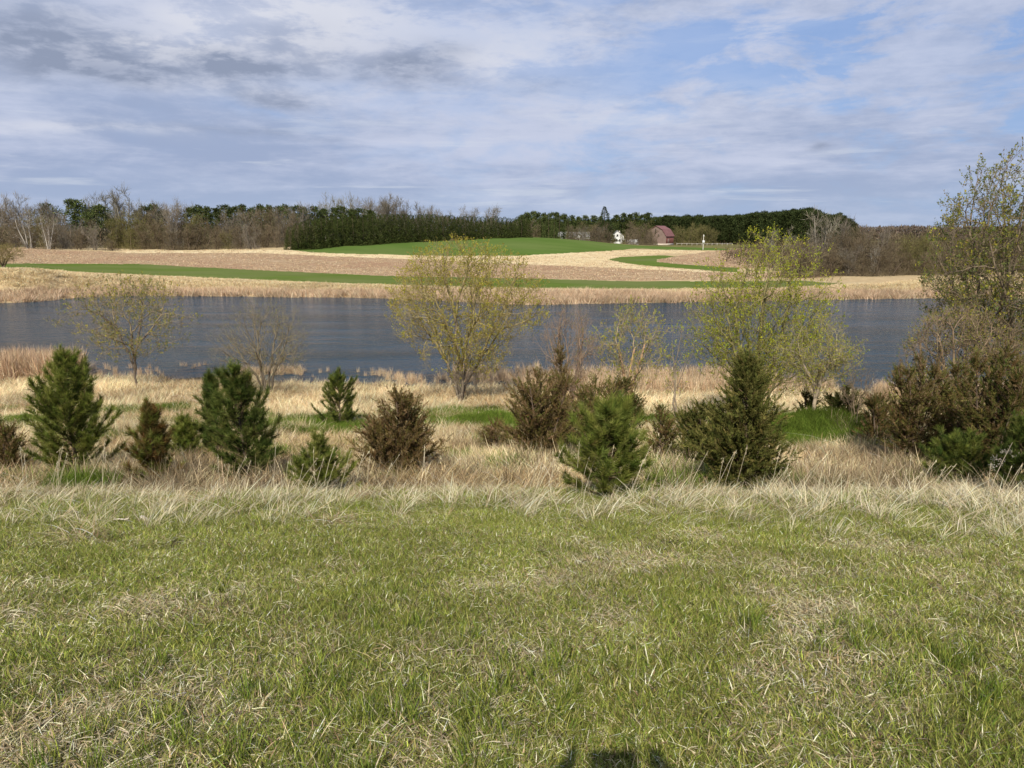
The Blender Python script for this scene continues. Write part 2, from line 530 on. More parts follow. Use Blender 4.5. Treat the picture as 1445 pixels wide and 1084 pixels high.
M_ground = ground_mat('ground', None, None, 6.0, vcol=True, bump=.6)
M_meadow = ground_mat('dry_meadow', (.40, .30, .16), (.62, .49, .29), 1.3, .35, .65, (.50, .36, .20), .12, (.5, 1, 1), .6)
M_crop = ground_mat('winter_crop', (.092, .138, .026), (.125, .175, .038), .35, .35, .65, (.15, .17, .06), .05, (.3, 1, 1), .3)
M_hill = ground_mat('hill_crop', (.085, .140, .028), (.108, .165, .038), .10, .38, .62, (.13, .17, .05), .02, (.5, 1, 1), .2)
M_plow = ground_mat('plowed', (.37, .245, .14), (.53, .39, .25), .9, .40, .62, (.40, .25, .155), .05, (.55, 1, 1), .8)
M_stub = ground_mat('stubble', (.60, .46, .24), (.78, .66, .42), .8, .35, .65, (.66, .50, .28), .05, (.4, 1, 1), .5)
M_rough = ground_mat('rough_pasture', (.11, .12, .04), (.24, .20, .09), .15, .35, .65, (.16, .14, .06), .03, (.5, 1, 1), .3)

# ------------------------------------------------------------------ the land, one fan of faces split by what grows on it
th = np.concatenate([np.linspace(-180, -46, 28)[:-1], np.linspace(-46, 46, 560), np.linspace(46, 180, 28)[1:]])
rr = np.concatenate([[.02], np.geomspace(.5, 14, 110), np.geomspace(14, 60, 130)[1:], np.geomspace(60, 480, 300)[1:], np.geomspace(480, 7000, 45)[1:]])
T, RR = np.meshgrid(np.radians(th), rr)
GX = RR * np.sin(T); GY = RR * np.cos(T)
GZ = H(GX, GY)
back = (GY < 0)
nr, nth = GX.shape
idx = np.arange(nr * nth).reshape(nr, nth)
quads = np.stack([idx[:-1, :-1], idx[:-1, 1:], idx[1:, 1:], idx[1:, :-1]], -1).reshape(-1, 4)[:, ::-1]
V_all = np.stack([GX, GY, GZ], -1).reshape(-1, 3)
cen = V_all[quads].mean(1)
fu_ = cen[:, 0] / np.maximum(cen[:, 1], 5)
fsf = shore_far(np.clip(fu_, -1.1, 1.1))
front = cen[:, 1] > 60


def project(P):
    dy = P[:, 1]; dz = P[:, 2] - EYE
    f = dy * math.cos(PITCH) - dz * math.sin(PITCH); v = -(dy * math.sin(PITCH) + dz * math.cos(PITCH))
    f = np.maximum(f, .01)
    return 722.5 + P[:, 0] / f * FPX, 542 + v / f * FPX


def ray_poly(pts):
    """boundary of a field traced along the land as a closed world outline"""
    out_ = []
    for (a, b), (c_, d) in zip(pts, pts[1:] + pts[:1]):
        n = max(1, int(math.hypot(c_ - a, d - b) / 60))
        for k in range(n):
            out_.append((a + (c_ - a) * k / n, b + (d - b) * k / n))
    return out_


def inside(px, py, poly):
    r = np.zeros(len(px), bool)
    x0, y0 = np.array(poly[-1])
    for x1, y1 in poly:
        if y1 != y0:
            c_ = ((y1 > py) != (y0 > py)) & (px < (x0 - x1) * (py - y1) / (y0 - y1) + x1)
            r ^= c_
        x0, y0 = x1, y1
    return r


strip_top = [(-400, 371), (40, 372), (200, 373), (400, 383), (560, 390), (740, 393), (900, 397), (1040, 397), (1130, 396), (1182, 400)]
plow_top = [(-400, 349), (30, 350), (180, 357), (360, 357), (450, 361), (560, 365), (740, 373), (860, 378), (1000, 384), (1040, 386)]
FIELDS = [
    ('stubble_field', M_stub, [(120, 350), (410, 353), (450, 357), (600, 361), (735, 361), (860, 354), (940, 352.5), (1080, 354), (1080, 357), (940, 358), (880, 361), (857, 367), (900, 375), (1000, 383), (1040, 385.5)] + plow_top[::-1][:-2]),
    ('plowed_field', M_plow, plow_top + [(1140, 384), (1160, 392), (900, 396)] + strip_top[::-1][4:]),
    ('crop_strip', M_crop, strip_top + [(1160, 403), (1100, 406), (900, 408), (740, 407), (560, 402), (480, 400), (250, 390), (100, 383), (40, 378), (-400, 377)]),
    ('hill_field', M_hill, [(410, 353), (430, 330), (640, 326), (745, 326), (810, 336), (850, 342.5), (900, 347), (1000, 350), (1060, 353), (1000, 354), (900, 351), (860, 354), (735, 361), (600, 361), (450, 357)]),
    ('curved_crop_strip', M_crop, [(857, 367), (875, 362.5), (935, 360.5), (960, 362), (930, 366), (925, 369), (960, 373), (1040, 378), (1040, 384.5), (1000, 382), (900, 374)]),
    ('bare_field', M_plow, [(932, 366), (960, 361), (1000, 355), (1060, 350.5), (1120, 350), (1260, 352), (1260, 372), (1120, 378), (1040, 378), (960, 373), (927, 369.5)]),
]
zone = np.zeros(len(quads), int)          # 0 = ground
meadow = front & (cen[:, 1] > fsf - 1)
cpx, cpy = project(cen)
far_side = meadow & (cpx > -420) & (cpx < 1900)
zone[meadow] = 1
rough = meadow & (cen[:, 1] > 232 + 60 * sstep(-.3, 0, fu_))
zone[rough] = 2
jx = cpx + (vnoise(cen[:, 0], cen[:, 1], 5, 2, 3) - .5) * 5
jy = cpy + (vnoise(cen[:, 0], cen[:, 1], 4, 2, 4) - .5) * 1.3
for k, (nm, mt, poly) in enumerate(FIELDS):
    z_ = far_side & inside(jx, jy, ray_poly(poly)) & (cen[:, 1] < 420)
    if nm != 'hill_field': z_ &= cen[:, 1] < 340
    zone[z_] = 3 + k
under = (V_all[quads][:, :, 2].max(1) < -.3)
zone[(zone == 0) & front & ~under] = 1


def ground_color(x, y):
    """what the bare soil and thatch look like under the growth"""
    n1 = vnoise(x, y, 1.6, 4, 40); n2 = vnoise(x, y, .35, 3, 41)
    lawn = np.array([.060, .058, .022]); thatch = np.array([.12, .092, .05]); straw = np.array([.47, .35, .19]); green = np.array([.055, .10, .022]); mud = np.array([.11, .085, .055])
    t = sstep(.42, .62, n1 * .6 + n2 * .4)[:, None]
    c_ = lawn * (1 - t) + thatch * t
    k = sstep(8.0, 12, y + (n1 - .5) * 4)[:, None]
    c2 = straw * (.75 + .5 * n2[:, None])
    c_ = c_ * (1 - k) + c2 * k
    u = np.clip(x / np.maximum(y, 5), -1.1, 1.1)
    w = sstep(-2.0, -.3, y - shore_near(u))[:, None] * (y < 60)[:, None]
    return c_ * (1 - w) + mud * w


def submesh(name, mask, mat, colors=None, kind='structure'):
    q = quads[mask]
    ids, inv = np.unique(q, return_inverse=True)
    v = V_all[ids]
    c_ = colors(v[:, 0], v[:, 1]) if colors else None
    return obj(name, mesh_from(name, v, inv.reshape(-1, 4), c_, mat, True), kind=kind)


submesh('ground', zone == 0, M_ground, ground_color)
submesh('shore_meadow', zone == 1, M_meadow)
submesh('pasture', zone == 2, M_rough)
for k, (nm, mt, poly) in enumerate(FIELDS):
    submesh(nm, zone == 3 + k, mt)

# ------------------------------------------------------------------ pond
m = bpy.data.materials.new('pond_water'); m.use_nodes = True
n = NT(m.node_tree); n.n.clear()
o = n.node('ShaderNodeOutputMaterial')
tc_ = n.node('ShaderNodeTexCoord')
v = tc_.outputs['Object']
pb = n.node('ShaderNodeBsdfPrincipled')
murk = n.mix(n.rng(n.noise(v, .05, 3), .4, .6), (.008, .040, .066), (.011, .048, .077))
n.put(pb.inputs['Base Color'], murk)
pb.inputs['Roughness'].default_value = .10
pb.inputs['IOR'].default_value = 1.333
w1 = n.noise(n.vmul(v, (.5, 1.25, 1)), 1.5, 4, .6, .5)
w2 = n.noise(n.vmul(v, (.8, 2.2, 1)), 5.5, 3, .6)
calm = n.rng(n.noise(n.vmul(v, (.35, 1.6, 1)), .12, 4, .6), .38, .62, .35, 1.2)
hgt = n.m('MULTIPLY', n.m('ADD', n.m('MULTIPLY', w1, 1.0), n.m('MULTIPLY', w2, .35)), calm)
bp = n.node('ShaderNodeBump'); bp.inputs['Strength'].default_value = 1.0; bp.inputs['Distance'].default_value = .5
n.l.new(hgt, bp.inputs['Height']); n.l.new(bp.outputs[0], pb.inputs['Normal'])
n.l.new(pb.outputs[0], o.inputs[0])
M_water = m
wx = np.linspace(-150, 150, 61); wy = np.linspace(33, 100, 31)
WX, WY = np.meshgrid(wx, wy)
WV = np.stack([WX, WY, np.zeros_like(WX)], -1).reshape(-1, 3)
wi = np.arange(WV.shape[0]).reshape(WX.shape)
wq = np.stack([wi[:-1, :-1], wi[:-1, 1:], wi[1:, 1:], wi[1:, :-1]], -1).reshape(-1, 4)
obj('pond_water', mesh_from('pond_water', WV, wq, None, M_water, True), kind='structure')

# ------------------------------------------------------------------ scattered growth (stuff)
_protos = {}


def proto(name, parts):
    V, F, C = cat(parts)
    me = mesh_from(name, V, F, C, M_blade)
    return bpy.data.objects.new(name, me)          # never linked to the scene


def scatter(name, P, rz, scl, pid, protos, tint=None, tilt=None, label=None):
    """one object whose points carry instanced tufts"""
    n_ = len(P)
    c_ = bpy.data.collections.new(name + '_tufts')
    for i, p in enumerate(protos):
        p.name = '%s_%02d' % (name, i)
        c_.objects.link(p)
    me = bpy.data.meshes.new(name)
    me.vertices.add(n_); me.vertices.foreach_set('co', np.asarray(P, np.float32).ravel())
    rot = np.zeros((n_, 3), np.float32); rot[:, 2] = rz
    if tilt is not None: rot[:, 0] = tilt[0]; rot[:, 1] = tilt[1]
    scl = np.asarray(scl, np.float32)
    if scl.ndim == 1: scl = np.repeat(scl[:, None], 3, 1)
    if tint is None: tint = np.ones((n_, 3))
    for nm, ty, dat in (('rot', 'FLOAT_VECTOR', rot), ('scl', 'FLOAT_VECTOR', scl), ('tint', 'FLOAT_VECTOR', tint)):
        a = me.attributes.new(nm, ty, 'POINT'); a.data.foreach_set('vector', np.asarray(dat, np.float32).ravel())
    a = me.attributes.new('pid', 'INT', 'POINT'); a.data.foreach_set('value', np.asarray(pid, np.int32))
    me.update()
    o_ = obj(name, me, kind='stuff')
    g = bpy.data.node_groups.new(name, 'GeometryNodeTree')
    g.interface.new_socket('Geometry', in_out='INPUT', socket_type='NodeSocketGeometry')
    g.interface.new_socket('Geometry', in_out='OUTPUT', socket_type='NodeSocketGeometry')
    gi = g.nodes.new('NodeGroupInput'); go = g.nodes.new('NodeGroupOutput')
    iop = g.nodes.new('GeometryNodeInstanceOnPoints')
    ci = g.nodes.new('GeometryNodeCollectionInfo'); ci.inputs[0].default_value = c_
    ci.inputs['Separate Children'].default_value = True; ci.inputs['Reset Children'].default_value = True
    def na(nm, ty):
        q = g.nodes.new('GeometryNodeInputNamedAttribute'); q.data_type = ty; q.inputs[0].default_value = nm
        return q.outputs[0]
    e2r = g.nodes.new('FunctionNodeEulerToRotation')
    g.links.new(na('rot', 'FLOAT_VECTOR'), e2r.inputs[0])
    g.links.new(gi.outputs[0], iop.inputs['Points'])
    g.links.new(ci.outputs[0], iop.inputs['Instance'])
    iop.inputs['Pick Instance'].default_value = True
    g.links.new(na('pid', 'INT'), iop.inputs['Instance Index'])
    g.links.new(e2r.outputs[0], iop.inputs['Rotation'])
    g.links.new(na('scl', 'FLOAT_VECTOR'), iop.inputs['Scale'])
    g.links.new(iop.outputs[0], go.inputs[0])
    md = o_.modifiers.new('growth', 'NODES'); md.node_group = g
    return o_


def fan_points(n_, y0, y1, umax=.80, extra=1.2):
    """random spots between two distances across the view, even per square metre"""
    out_ = []; tot = 0
    while tot < n_:
        k = n_ * 3
        y = rng.uniform(y0, y1, k); xm = umax * y1 + extra
        x = rng.uniform(-xm, xm, k)
        ok = np.abs(x) < umax * y + extra
        q = np.stack([x[ok], y[ok]], 1); out_.append(q); tot += len(q)
    return np.concatenate(out_)[:n_]


G_FRESH = [(.21, .265, .045), (.27, .305, .060), (.14, .205, .034), (.30, .31, .068)]
G_OLIVE = [(.25, .26, .062), (.31, .29, .085), (.175, .195, .048)]
STRAW = [(.60, .51, .30), (.70, .61, .40), (.48, .38, .21), (.38, .28, .15)]
BROWN = [(.24, .17, .09), (.30, .215, .115), (.17, .12, .07)]
PALE = [(.68, .59, .38), (.76, .67, .46), (.58, .48, .29)]
MARSH = [(.66, .53, .33), (.73, .61, .41), (.57, .43, .25), (.48, .34, .19)]
REED = [(.64, .50, .34), (.70, .57, .40), (.56, .43, .29), (.44, .32, .21), (.74, .62, .45)]


def turf(nb, pal_, w, h, lean, curl, wid=(.0020, .0042), rad=.2, bias=(.05, .05)):
    return blades(nb, rad, h, wid, lean, curl, pal_, w, 2, bias, .42)


lawn_protos = []
for i in range(3):
    lawn_protos.append(proto('lawn', [turf(330, G_FRESH + G_OLIVE, None, (.035, .095), (.05, .5), (0, .35)), turf(130, STRAW + BROWN + PALE, None, (.025, .065), (.3, .95), (.0, .9), (.0022, .005))]))
for i in range(3):
    lawn_protos.append(proto('lawn', [turf(170, G_OLIVE + G_FRESH[:2], None, (.03, .075), (.1, .6), (0, .35)), turf(270, STRAW + BROWN + PALE, None, (.025, .07), (.45, .98), (.0, .9), (.0022, .005))]))
for i in range(2):
    lawn_protos.append(proto('lawn', [turf(60, G_OLIVE, None, (.03, .07), (.1, .6), (0, .4)), turf(330, STRAW + BROWN + PALE, None, (.03, .08), (.6, 1.0), (.0, .9), (.0022, .005))]))

NL = 13600
q = np.concatenate([fan_points(NL - 2600, 1.0, 13.5, .82, 2.0), fan_points(2600, 1.0, 5.0, .82, 1.2)])
# keep more of them close to the eye
z = H(q[:, 0], q[:, 1])
nA = vnoise(q[:, 0], q[:, 1], 1.7, 4, 50); nB = vnoise(q[:, 0], q[:, 1], .5, 3, 51)
dry = .49 + (nA * .62 + nB * .38 - .49) * .72 + rng.normal(0, .045, NL) + .05 * sstep(2, 5, q[:, 1]) - .12 * sstep(3.6, 5.4, q[:, 1]) - .062
pid = np.where(dry < .455, rng.integers(0, 3, NL), np.where(dry < .56, rng.integers(3, 6, NL), rng.integers(6, 8, NL)))
tn = (.78 + .5 * vnoise(q[:, 0], q[:, 1], .5, 3, 53))[:, None] * np.ones(3)
tn = tn * np.array([1.0, 1.0, 1.0])
sl = rng.uniform(.72, 1.12, NL)
scatter('lawn_grass', np.column_stack([q, z - .004]), rng.uniform(0, 6.28, NL), np.column_stack([sl, sl, sl * (.52 + .26 * sstep(.45, .7, vnoise(q[:, 0], q[:, 1], .45, 2, 57)))]), pid, lawn_protos, tn, (np.full(NL, -.12), np.zeros(NL)))

# fresh tufts that stand up near the bottom of the view, and pale curled dead leaves
tall_protos = [proto('t', [turf(46, G_FRESH, None, (.08, .19), (.02, .38), (.0, .3), (.003, .0062), .06), turf(8, PALE, None, (.08, .16), (.3, .8), (.1, .6), (.003, .005), .06)]) for i in range(4)]
curl_protos = [proto('c', [turf(9, PALE, None, (.08, .2), (.3, .9), (.1, .9), (.004, .0075), .07), turf(10, STRAW, None, (.06, .2), (.5, 1), (.1, .6), (.003, .005), .1)]) for i in range(4)]
NT1 = 900
q = fan_points(NT1, 1.2, 4.6, .82, 1.0)
keep = (vnoise(q[:, 0], q[:, 1], .55, 2, 60) > .54) & (rng.uniform(0, 1, NT1) > sstep(2.6, 4.4, q[:, 1]))
q = q[keep]; k_ = len(q)
scatter('fresh_grass_tufts', np.column_stack([q, H(q[:, 0], q[:, 1])]), rng.uniform(0, 6.28, k_), rng.uniform(.5, .95, k_), rng.integers(0, 4, k_), tall_protos, np.full((k_, 3), .82))
q = fan_points(460, 1.2, 9, .82, 1.0); k_ = len(q)
scatter('dead_grass_leaves', np.column_stack([q, H(q[:, 0], q[:, 1])]), rng.uniform(0, 6.28, k_), rng.uniform(.35, .95, k_) * np.where(q[:, 1] > 3.2, .6, 1), rng.integers(0, 4, k_), curl_protos)

# tall dry grass along the upper edge of the lawn, leaning to the right
def drygrass(nb, h, pal_, wt=None, bias=(.28, .05), curl=(.05, .55), lean=(.05, .5), wid=(.0035, .007), rad=.22, seg=3):
    return blades(nb, rad, h, wid, lean, curl, pal_, wt, seg, bias)


def wild(nb, h, pal_, wt=None, lean=(.05, .9), curl=(0, .8), wid=(.003, .0065), rad=.2, bias=(.12, .0), seg=3):
    return blades(nb, rad, h, wid, lean, curl, pal_, wt, seg, bias, .3)


# clumps of different habit: leaning right, sprawling, short green with a few bents
UNDER = lambda n_, r_=.25: turf(n_, G_FRESH + G_OLIVE + BROWN, None, (.05, .15), (.05, .7), (0, .4), (.003, .006), r_)
band_protos = [proto('b', [wild(20, (.2, .46), PALE + STRAW[:2], None, (.05, .5), (.1, .9), (.004, .0085), bias=(.34, 0), rad=.08), wild(9, (.2, .5), PALE, None, (.1, 1.0), (.2, 1.1), (.004, .008), bias=(.2, -.1), rad=.2), UNDER(120)]) for i in range(5)]
band_protos += [proto('b', [wild(34, (.15, .4), STRAW + PALE, None, (.3, 1.0), (.2, 1.1), (.004, .009), bias=(.1, -.15), rad=.14), wild(50, (.1, .3), BROWN + STRAW[2:], None, (.4, 1), (0, .8), (.004, .008), rad=.24), UNDER(50)]) for i in range(5)]
band_protos += [proto('b', [UNDER(170, .27), turf(60, G_FRESH, None, (.09, .2), (.05, .5), (0, .4), (.003, .006), .25), wild(5, (.15, .36), PALE, None, (.1, .8), (.1, 1.1), (.004, .008), rad=.24)]) for i in range(4)]
NB = 6200
q = fan_points(NB, 4.9, 13.5, .84, 2.0)
edge = 7.15 - 1.3 * sstep(.10, .50, q[:, 0] / q[:, 1]) + (vnoise(q[:, 0], q[:, 1], 1.4, 3, 70) - .5) * 3.2
dens = sstep(-1.5, .8, q[:, 1] - edge)
keep = rng.uniform(0, 1, NB) < dens * .9
q = q[keep]; k_ = len(q); ed = edge[keep]
nA = vnoise(q[:, 0], q[:, 1], .9, 3, 71)
rr_ = rng.uniform(0, 1, k_)
p_dry = .22 + .6 * sstep(8.2, 10.5, q[:, 1])
pid = np.where(rr_ < p_dry * sstep(.35, .6, nA) * 1.6, rng.integers(5, 10, k_), np.where(rng.uniform(0, 1, k_) < .48 + .25 * sstep(.1, .5, q[:, 0] / q[:, 1]) + .5 * (nA - .5), rng.integers(0, 5, k_), rng.integers(10, 14, k_)))
s_ = rng.uniform(.5, 1.15, k_) * (.75 + .30 * sstep(0, 1.6, q[:, 1] - ed)) * (1 - .38 * sstep(7.8, 10.0, q[:, 1]))
scatter('tall_dry_grass', np.column_stack([q, H(q[:, 0], q[:, 1])]), rng.normal(0, .8, k_) + (vnoise(q[:, 0], q[:, 1], .8, 2, 75) - .5) * 5, s_, pid, band_protos, (.60 + .62 * vnoise(q[:, 0], q[:, 1], .55, 3, 72))[:, None] * np.ones(3))

# matted straw on the bank with green flushes
bank_protos = [proto('k', [wild(150, (.2, .55), MARSH + STRAW[:2], None, (.5, 1.0), (-.1, .6), (.005, .010), .42, (.1, -.15))]) for i in range(4)]
bank_protos += [proto('k', [wild(120, (.15, .45), BROWN + STRAW[2:], None, (.4, 1.0), (0, .6), (.005, .009), .42), wild(16, (.2, .5), PALE, None, (.1, .9), (0, .8), (.004, .008), .35)]) for i in range(2)]
bank_protos += [proto('k', [turf(420, [(.115, .175, .028), (.15, .21, .038), (.09, .14, .024)], None, (.2, .42), (.05, .6), (0, .4), (.006, .011), .42)]) for i in range(3)]
NK = 9000
q = fan_points(NK, 10.2, 31, .84, 2.5)
nA = vnoise(q[:, 0], q[:, 1], 2.6, 3, 80)
green = np.zeros(NK)
for px_, py_, rx, ry in ((1165, 612, 2.0, 1.4), (690, 594, 2.4, 1.8), (640, 590, 1.8, 1.5), (430, 602, 2.2, 1.7), (230, 574, 2.6, 2.2), (190, 580, 1.6, 1.6), (500, 615, 1.3, 1.2), (1060, 690, 1.0, .8), (900, 604, 2.2, 1.4), (370, 566, 1.8, 1.5), (60, 600, 1.5, 1.0), (140, 690, .9, .6), (740, 610, 1.4, 1.2)):
    cx, cy, _ = place(px_, py_)
    green = np.maximum(green, np.exp(-((q[:, 0] - cx) / rx) ** 2 - ((q[:, 1] - cy) / (ry * 1.3)) ** 2))
gsel = (green * 1.3 + (vnoise(q[:, 0], q[:, 1], .7, 2, 81) - .5) * 1.6 + rng.normal(0, .16, NK)) > .45
pid = np.where(gsel, rng.integers(6, 9, NK), np.where(nA + (rng.uniform(0, 1, NK) - .5) * .2 > .55, rng.integers(4, 6, NK), rng.integers(0, 4, NK)))
scatter('matted_bank_grass', np.column_stack([q, H(q[:, 0], q[:, 1]) - .01]), rng.uniform(-2.0, 2.0, NK), rng.uniform(.5, 1.15, NK), pid, bank_protos, np.clip(.26 + 1.35 * vnoise(q[:, 0], q[:, 1], 1.1, 3, 82), .42, 1.25)[:, None] * np.array([1.04, 1.0, .93]))

# low brown bramble and weed brush between the young trees
TWIG = [(.22, .165, .095), (.32, .25, .15), (.15, .11, .06), (.44, .35, .22)]
brush_protos = [proto('w', [wild(70, (.25, .62), TWIG, None, (.05, .8), (0, .5), (.004, .009), .28, (.05, 0)), wild(50, (.08, .3), TWIG[:1] + BROWN, None, (.3, 1), (0, .5), (.006, .012), .3)]) for i in range(5)]
W_ = []
for pxa, pxb, pya, pyb, n_ in ((170, 290, 640, 700, 60), (0, 60, 640, 690, 22), (500, 640, 660, 692, 36), (640, 790, 630, 690, 40), (905, 1000, 640, 700, 40), (1080, 1300, 640, 700, 120), (1180, 1445, 600, 700, 170), (720, 900, 590, 650, 60), (280, 420, 680, 700, 26), (1230, 1320, 560, 620, 50), (940, 1010, 580, 640, 20), (400, 500, 640, 690, 14)):
    W_.append(place_fast(rng.uniform(pxa, pxb, n_), rng.uniform(pya, pyb, n_)))
W_ = np.concatenate(W_); k_ = len(W_)
scatter('bramble_brush', W_, rng.uniform(0, 6.28, k_), rng.uniform(.5, 1.15, k_), rng.integers(0, 5, k_), brush_protos, (.7 + .6 * rng.uniform(0, 1, k_))[:, None] * np.ones(3))

# flattened pale marsh grass near the water
marsh_protos = [proto('m', [wild(120, (.35, .85), MARSH + PALE[:1], None, (.75, 1.1), (-.2, .3), (.010, .018), .6, (.35, -.35))]) for i in range(4)]
marsh_protos += [proto('m', [wild(110, (.3, .7), MARSH + BROWN[:1], None, (.5, 1.0), (-.1, .4), (.010, .018), .55, (-.2, -.35))]) for i in range(3)]
NM = 10500
q = fan_points(NM, 27, 42, .84, 2.5)
u = q[:, 0] / q[:, 1]
ok = (q[:, 1] < shore_near(u) - .35) & (vnoise(q[:, 0], q[:, 1], 1.3, 2, 94) > .30 + .2 * sstep(-4, 0, q[:, 1] - shore_near(u)))
q = q[ok]; k_ = len(q)
nA = vnoise(q[:, 0], q[:, 1], 3.4, 3, 90)
pid = np.where(nA > .52, rng.integers(4, 7, k_), rng.integers(0, 4, k_))
scatter('marsh_grass', np.column_stack([q, np.maximum(H(q[:, 0], q[:, 1]), 0) - .02]), rng.normal(0, .6, k_) + (nA - .5) * 7, np.column_stack([rng.uniform(.7, 1.15, k_), rng.uniform(.7, 1.15, k_), rng.uniform(.3, .75, k_)]), pid, marsh_protos, np.clip(.42 + 1.1 * vnoise(q[:, 0], q[:, 1], 2.2, 4, 92), .55, 1.25)[:, None] * np.array([1.10, 1.06, 1.0]))

# reeds standing at the near water's edge
reed_protos = [proto('r', [drygrass(42, (.6, 1.35), REED, lean=(.0, .22), curl=(.0, .25), wid=(.014, .024), rad=.28, bias=(.03, 0)), drygrass(20, (.5, 1.0), REED, lean=(.3, .8), curl=(.2, .6), wid=(.014, .022), rad=.3)]) for i in range(5)]
spots = []
for pxa, pxb, pya, pyb, n_, s0 in ((-140, 112, 524, 541, 800, 1.3), (118, 235, 518, 536, 34, .42), (520, 572, 526, 538, 22, .42), (560, 740, 534, 545, 70, .5), (740, 1090, 534, 560, 520, .85), (330, 425, 524, 530, 70, .5), (1090, 1180, 540, 556, 60, .6), (1235, 1295, 566, 574, 90, .75), (640, 760, 520, 540, 90, .55), (440, 520, 530, 546, 12, .3), (1300, 1600, 562, 578, 160, .9), (600, 660, 500, 520, 0, .4)):
    for _ in range(n_):
        a = rng.uniform(pxa, pxb); b = rng.uniform(pya, pyb)
        D = EYE / float(slope_at(b)); x = float(x_at(a, b, D))
        spots.append((x, D, max(float(H(x, D)), -.05), s0 * rng.uniform(.75, 1.15)))
for cx_, cy_ in ((256, 512), (262, 513), (275, 514), (281, 513), (289, 511), (272, 516), (430, 520), (452, 522), (462, 520), (505, 521)):
    D = EYE / float(slope_at(cy_ + 4)); spots.append((float(x_at(cx_, cy_, D)), D, -.1, .38))
S = np.array(spots); k_ = len(S)
rt = np.where((S[:, 0] < -15)[:, None], np.array([[.92, .83, .77]]), np.array([[1.0, .93, .85]]))
scatter('shore_reeds', S[:, :3], rng.uniform(0, 6.28, k_), S[:, 3], rng.integers(0, 5, k_), reed_protos, (.7 + .6 * vnoise(S[:, 0], S[:, 1], 1.0, 2, 93))[:, None] * rt)

# far shore: a wall of reeds at the water and rough dry grass behind it
far_protos = [proto('f', [drygrass(34, (1.0, 1.75), REED, lean=(.0, .2), curl=(0, .2), wid=(.03, .05), rad=.6, seg=2)]) for i in range(4)]
far_protos += [proto('f', [drygrass(40, (.5, 1.0), MARSH + PALE, lean=(.2, .9), curl=(0, .4), wid=(.03, .06), rad=.8, seg=2)]) for i in range(4)]
NF = 16000
uu = rng.uniform(-.86, .86, NF); sf = shore_far(uu); tt = rng.uniform(0, 1, NF)
wdt = np.interp(uu, [-.86, -.6, -.4, 0, .5, .62, .86], [20, 20, 18, 16, 12, 30, 32])
y = sf + tt * wdt - .4; x = uu * y
zn = zone  # classification below keeps tufts off the crops
P3 = np.column_stack([x, y, H(x, y)])
ppx, ppy = project(P3)
oncrop = inside(ppx, ppy + 1.2, FIELDS[2][2]) | inside(ppx, ppy - 2.0, FIELDS[2][2]) | inside(ppx, ppy, FIELDS[1][2])
P3 = P3[~oncrop]; t_ = (P3[:, 1] - shore_far(P3[:, 0] / P3[:, 1])); k_ = len(P3)
reedw = np.interp(P3[:, 0] / P3[:, 1], [-.7, -.45, -.2, .0, .35, .5, .7], [3.0, 2.4, 2.6, 7, 5, 2.6, 3])
isreed = t_ < reedw * (.6 + .8 * vnoise(P3[:, 0], P3[:, 1], 5, 2, 99))
pid = np.where(isreed, rng.integers(0, 4, k_), rng.integers(4, 8, k_))
tn = (.80 + .45 * vnoise(P3[:, 0], P3[:, 1], 4, 3, 98))[:, None] * np.where(isreed[:, None], np.array([[.98, .90, .86]]), np.array([[1.02, 1.0, .95]]))
scatter('far_reeds', P3 - np.array([0, 0, .05]), rng.uniform(0, 6.28, k_), np.column_stack([rng.uniform(.6, 1.1, k_), rng.uniform(.6, 1.1, k_), rng.uniform(.55, 1.05, k_) * np.where(isreed, .72, .6)]), pid, far_protos, tn)

# corn stubble and clods on the worked fields
st_protos = [proto('s', [drygrass(14, (.10, .26), [(.62, .50, .33), (.54, .41, .26), (.46, .33, .20)], lean=(.2, 1.0), wid=(.05, .10), rad=.5, seg=2), ]) for i in range(4)]
NS = 26000
uu = rng.uniform(-.8, .55, NS); y = np.exp(rng.uniform(math.log(115), math.log(300), NS)); x = uu * y
P3 = np.column_stack([x, y, H(x, y)]); ppx, ppy = project(P3)
on = (inside(ppx, ppy, FIELDS[1][2]) | (inside(ppx, ppy, FIELDS[0][2])) | inside(ppx, ppy, FIELDS[5][2])) & ~inside(ppx, ppy, FIELDS[4][2])
P3 = P3[on]; k_ = len(P3)
scatter('field_stubble', P3, rng.uniform(0, 6.28, k_), rng.uniform(.6, 1.3, k_), rng.integers(0, 4, k_), st_protos, (.75 + .5 * rng.uniform(0, 1, k_))[:, None] * np.ones(3))

# ------------------------------------------------------------------ woody plants
def norm3(v): return v / (np.linalg.norm(v) + 1e-9)


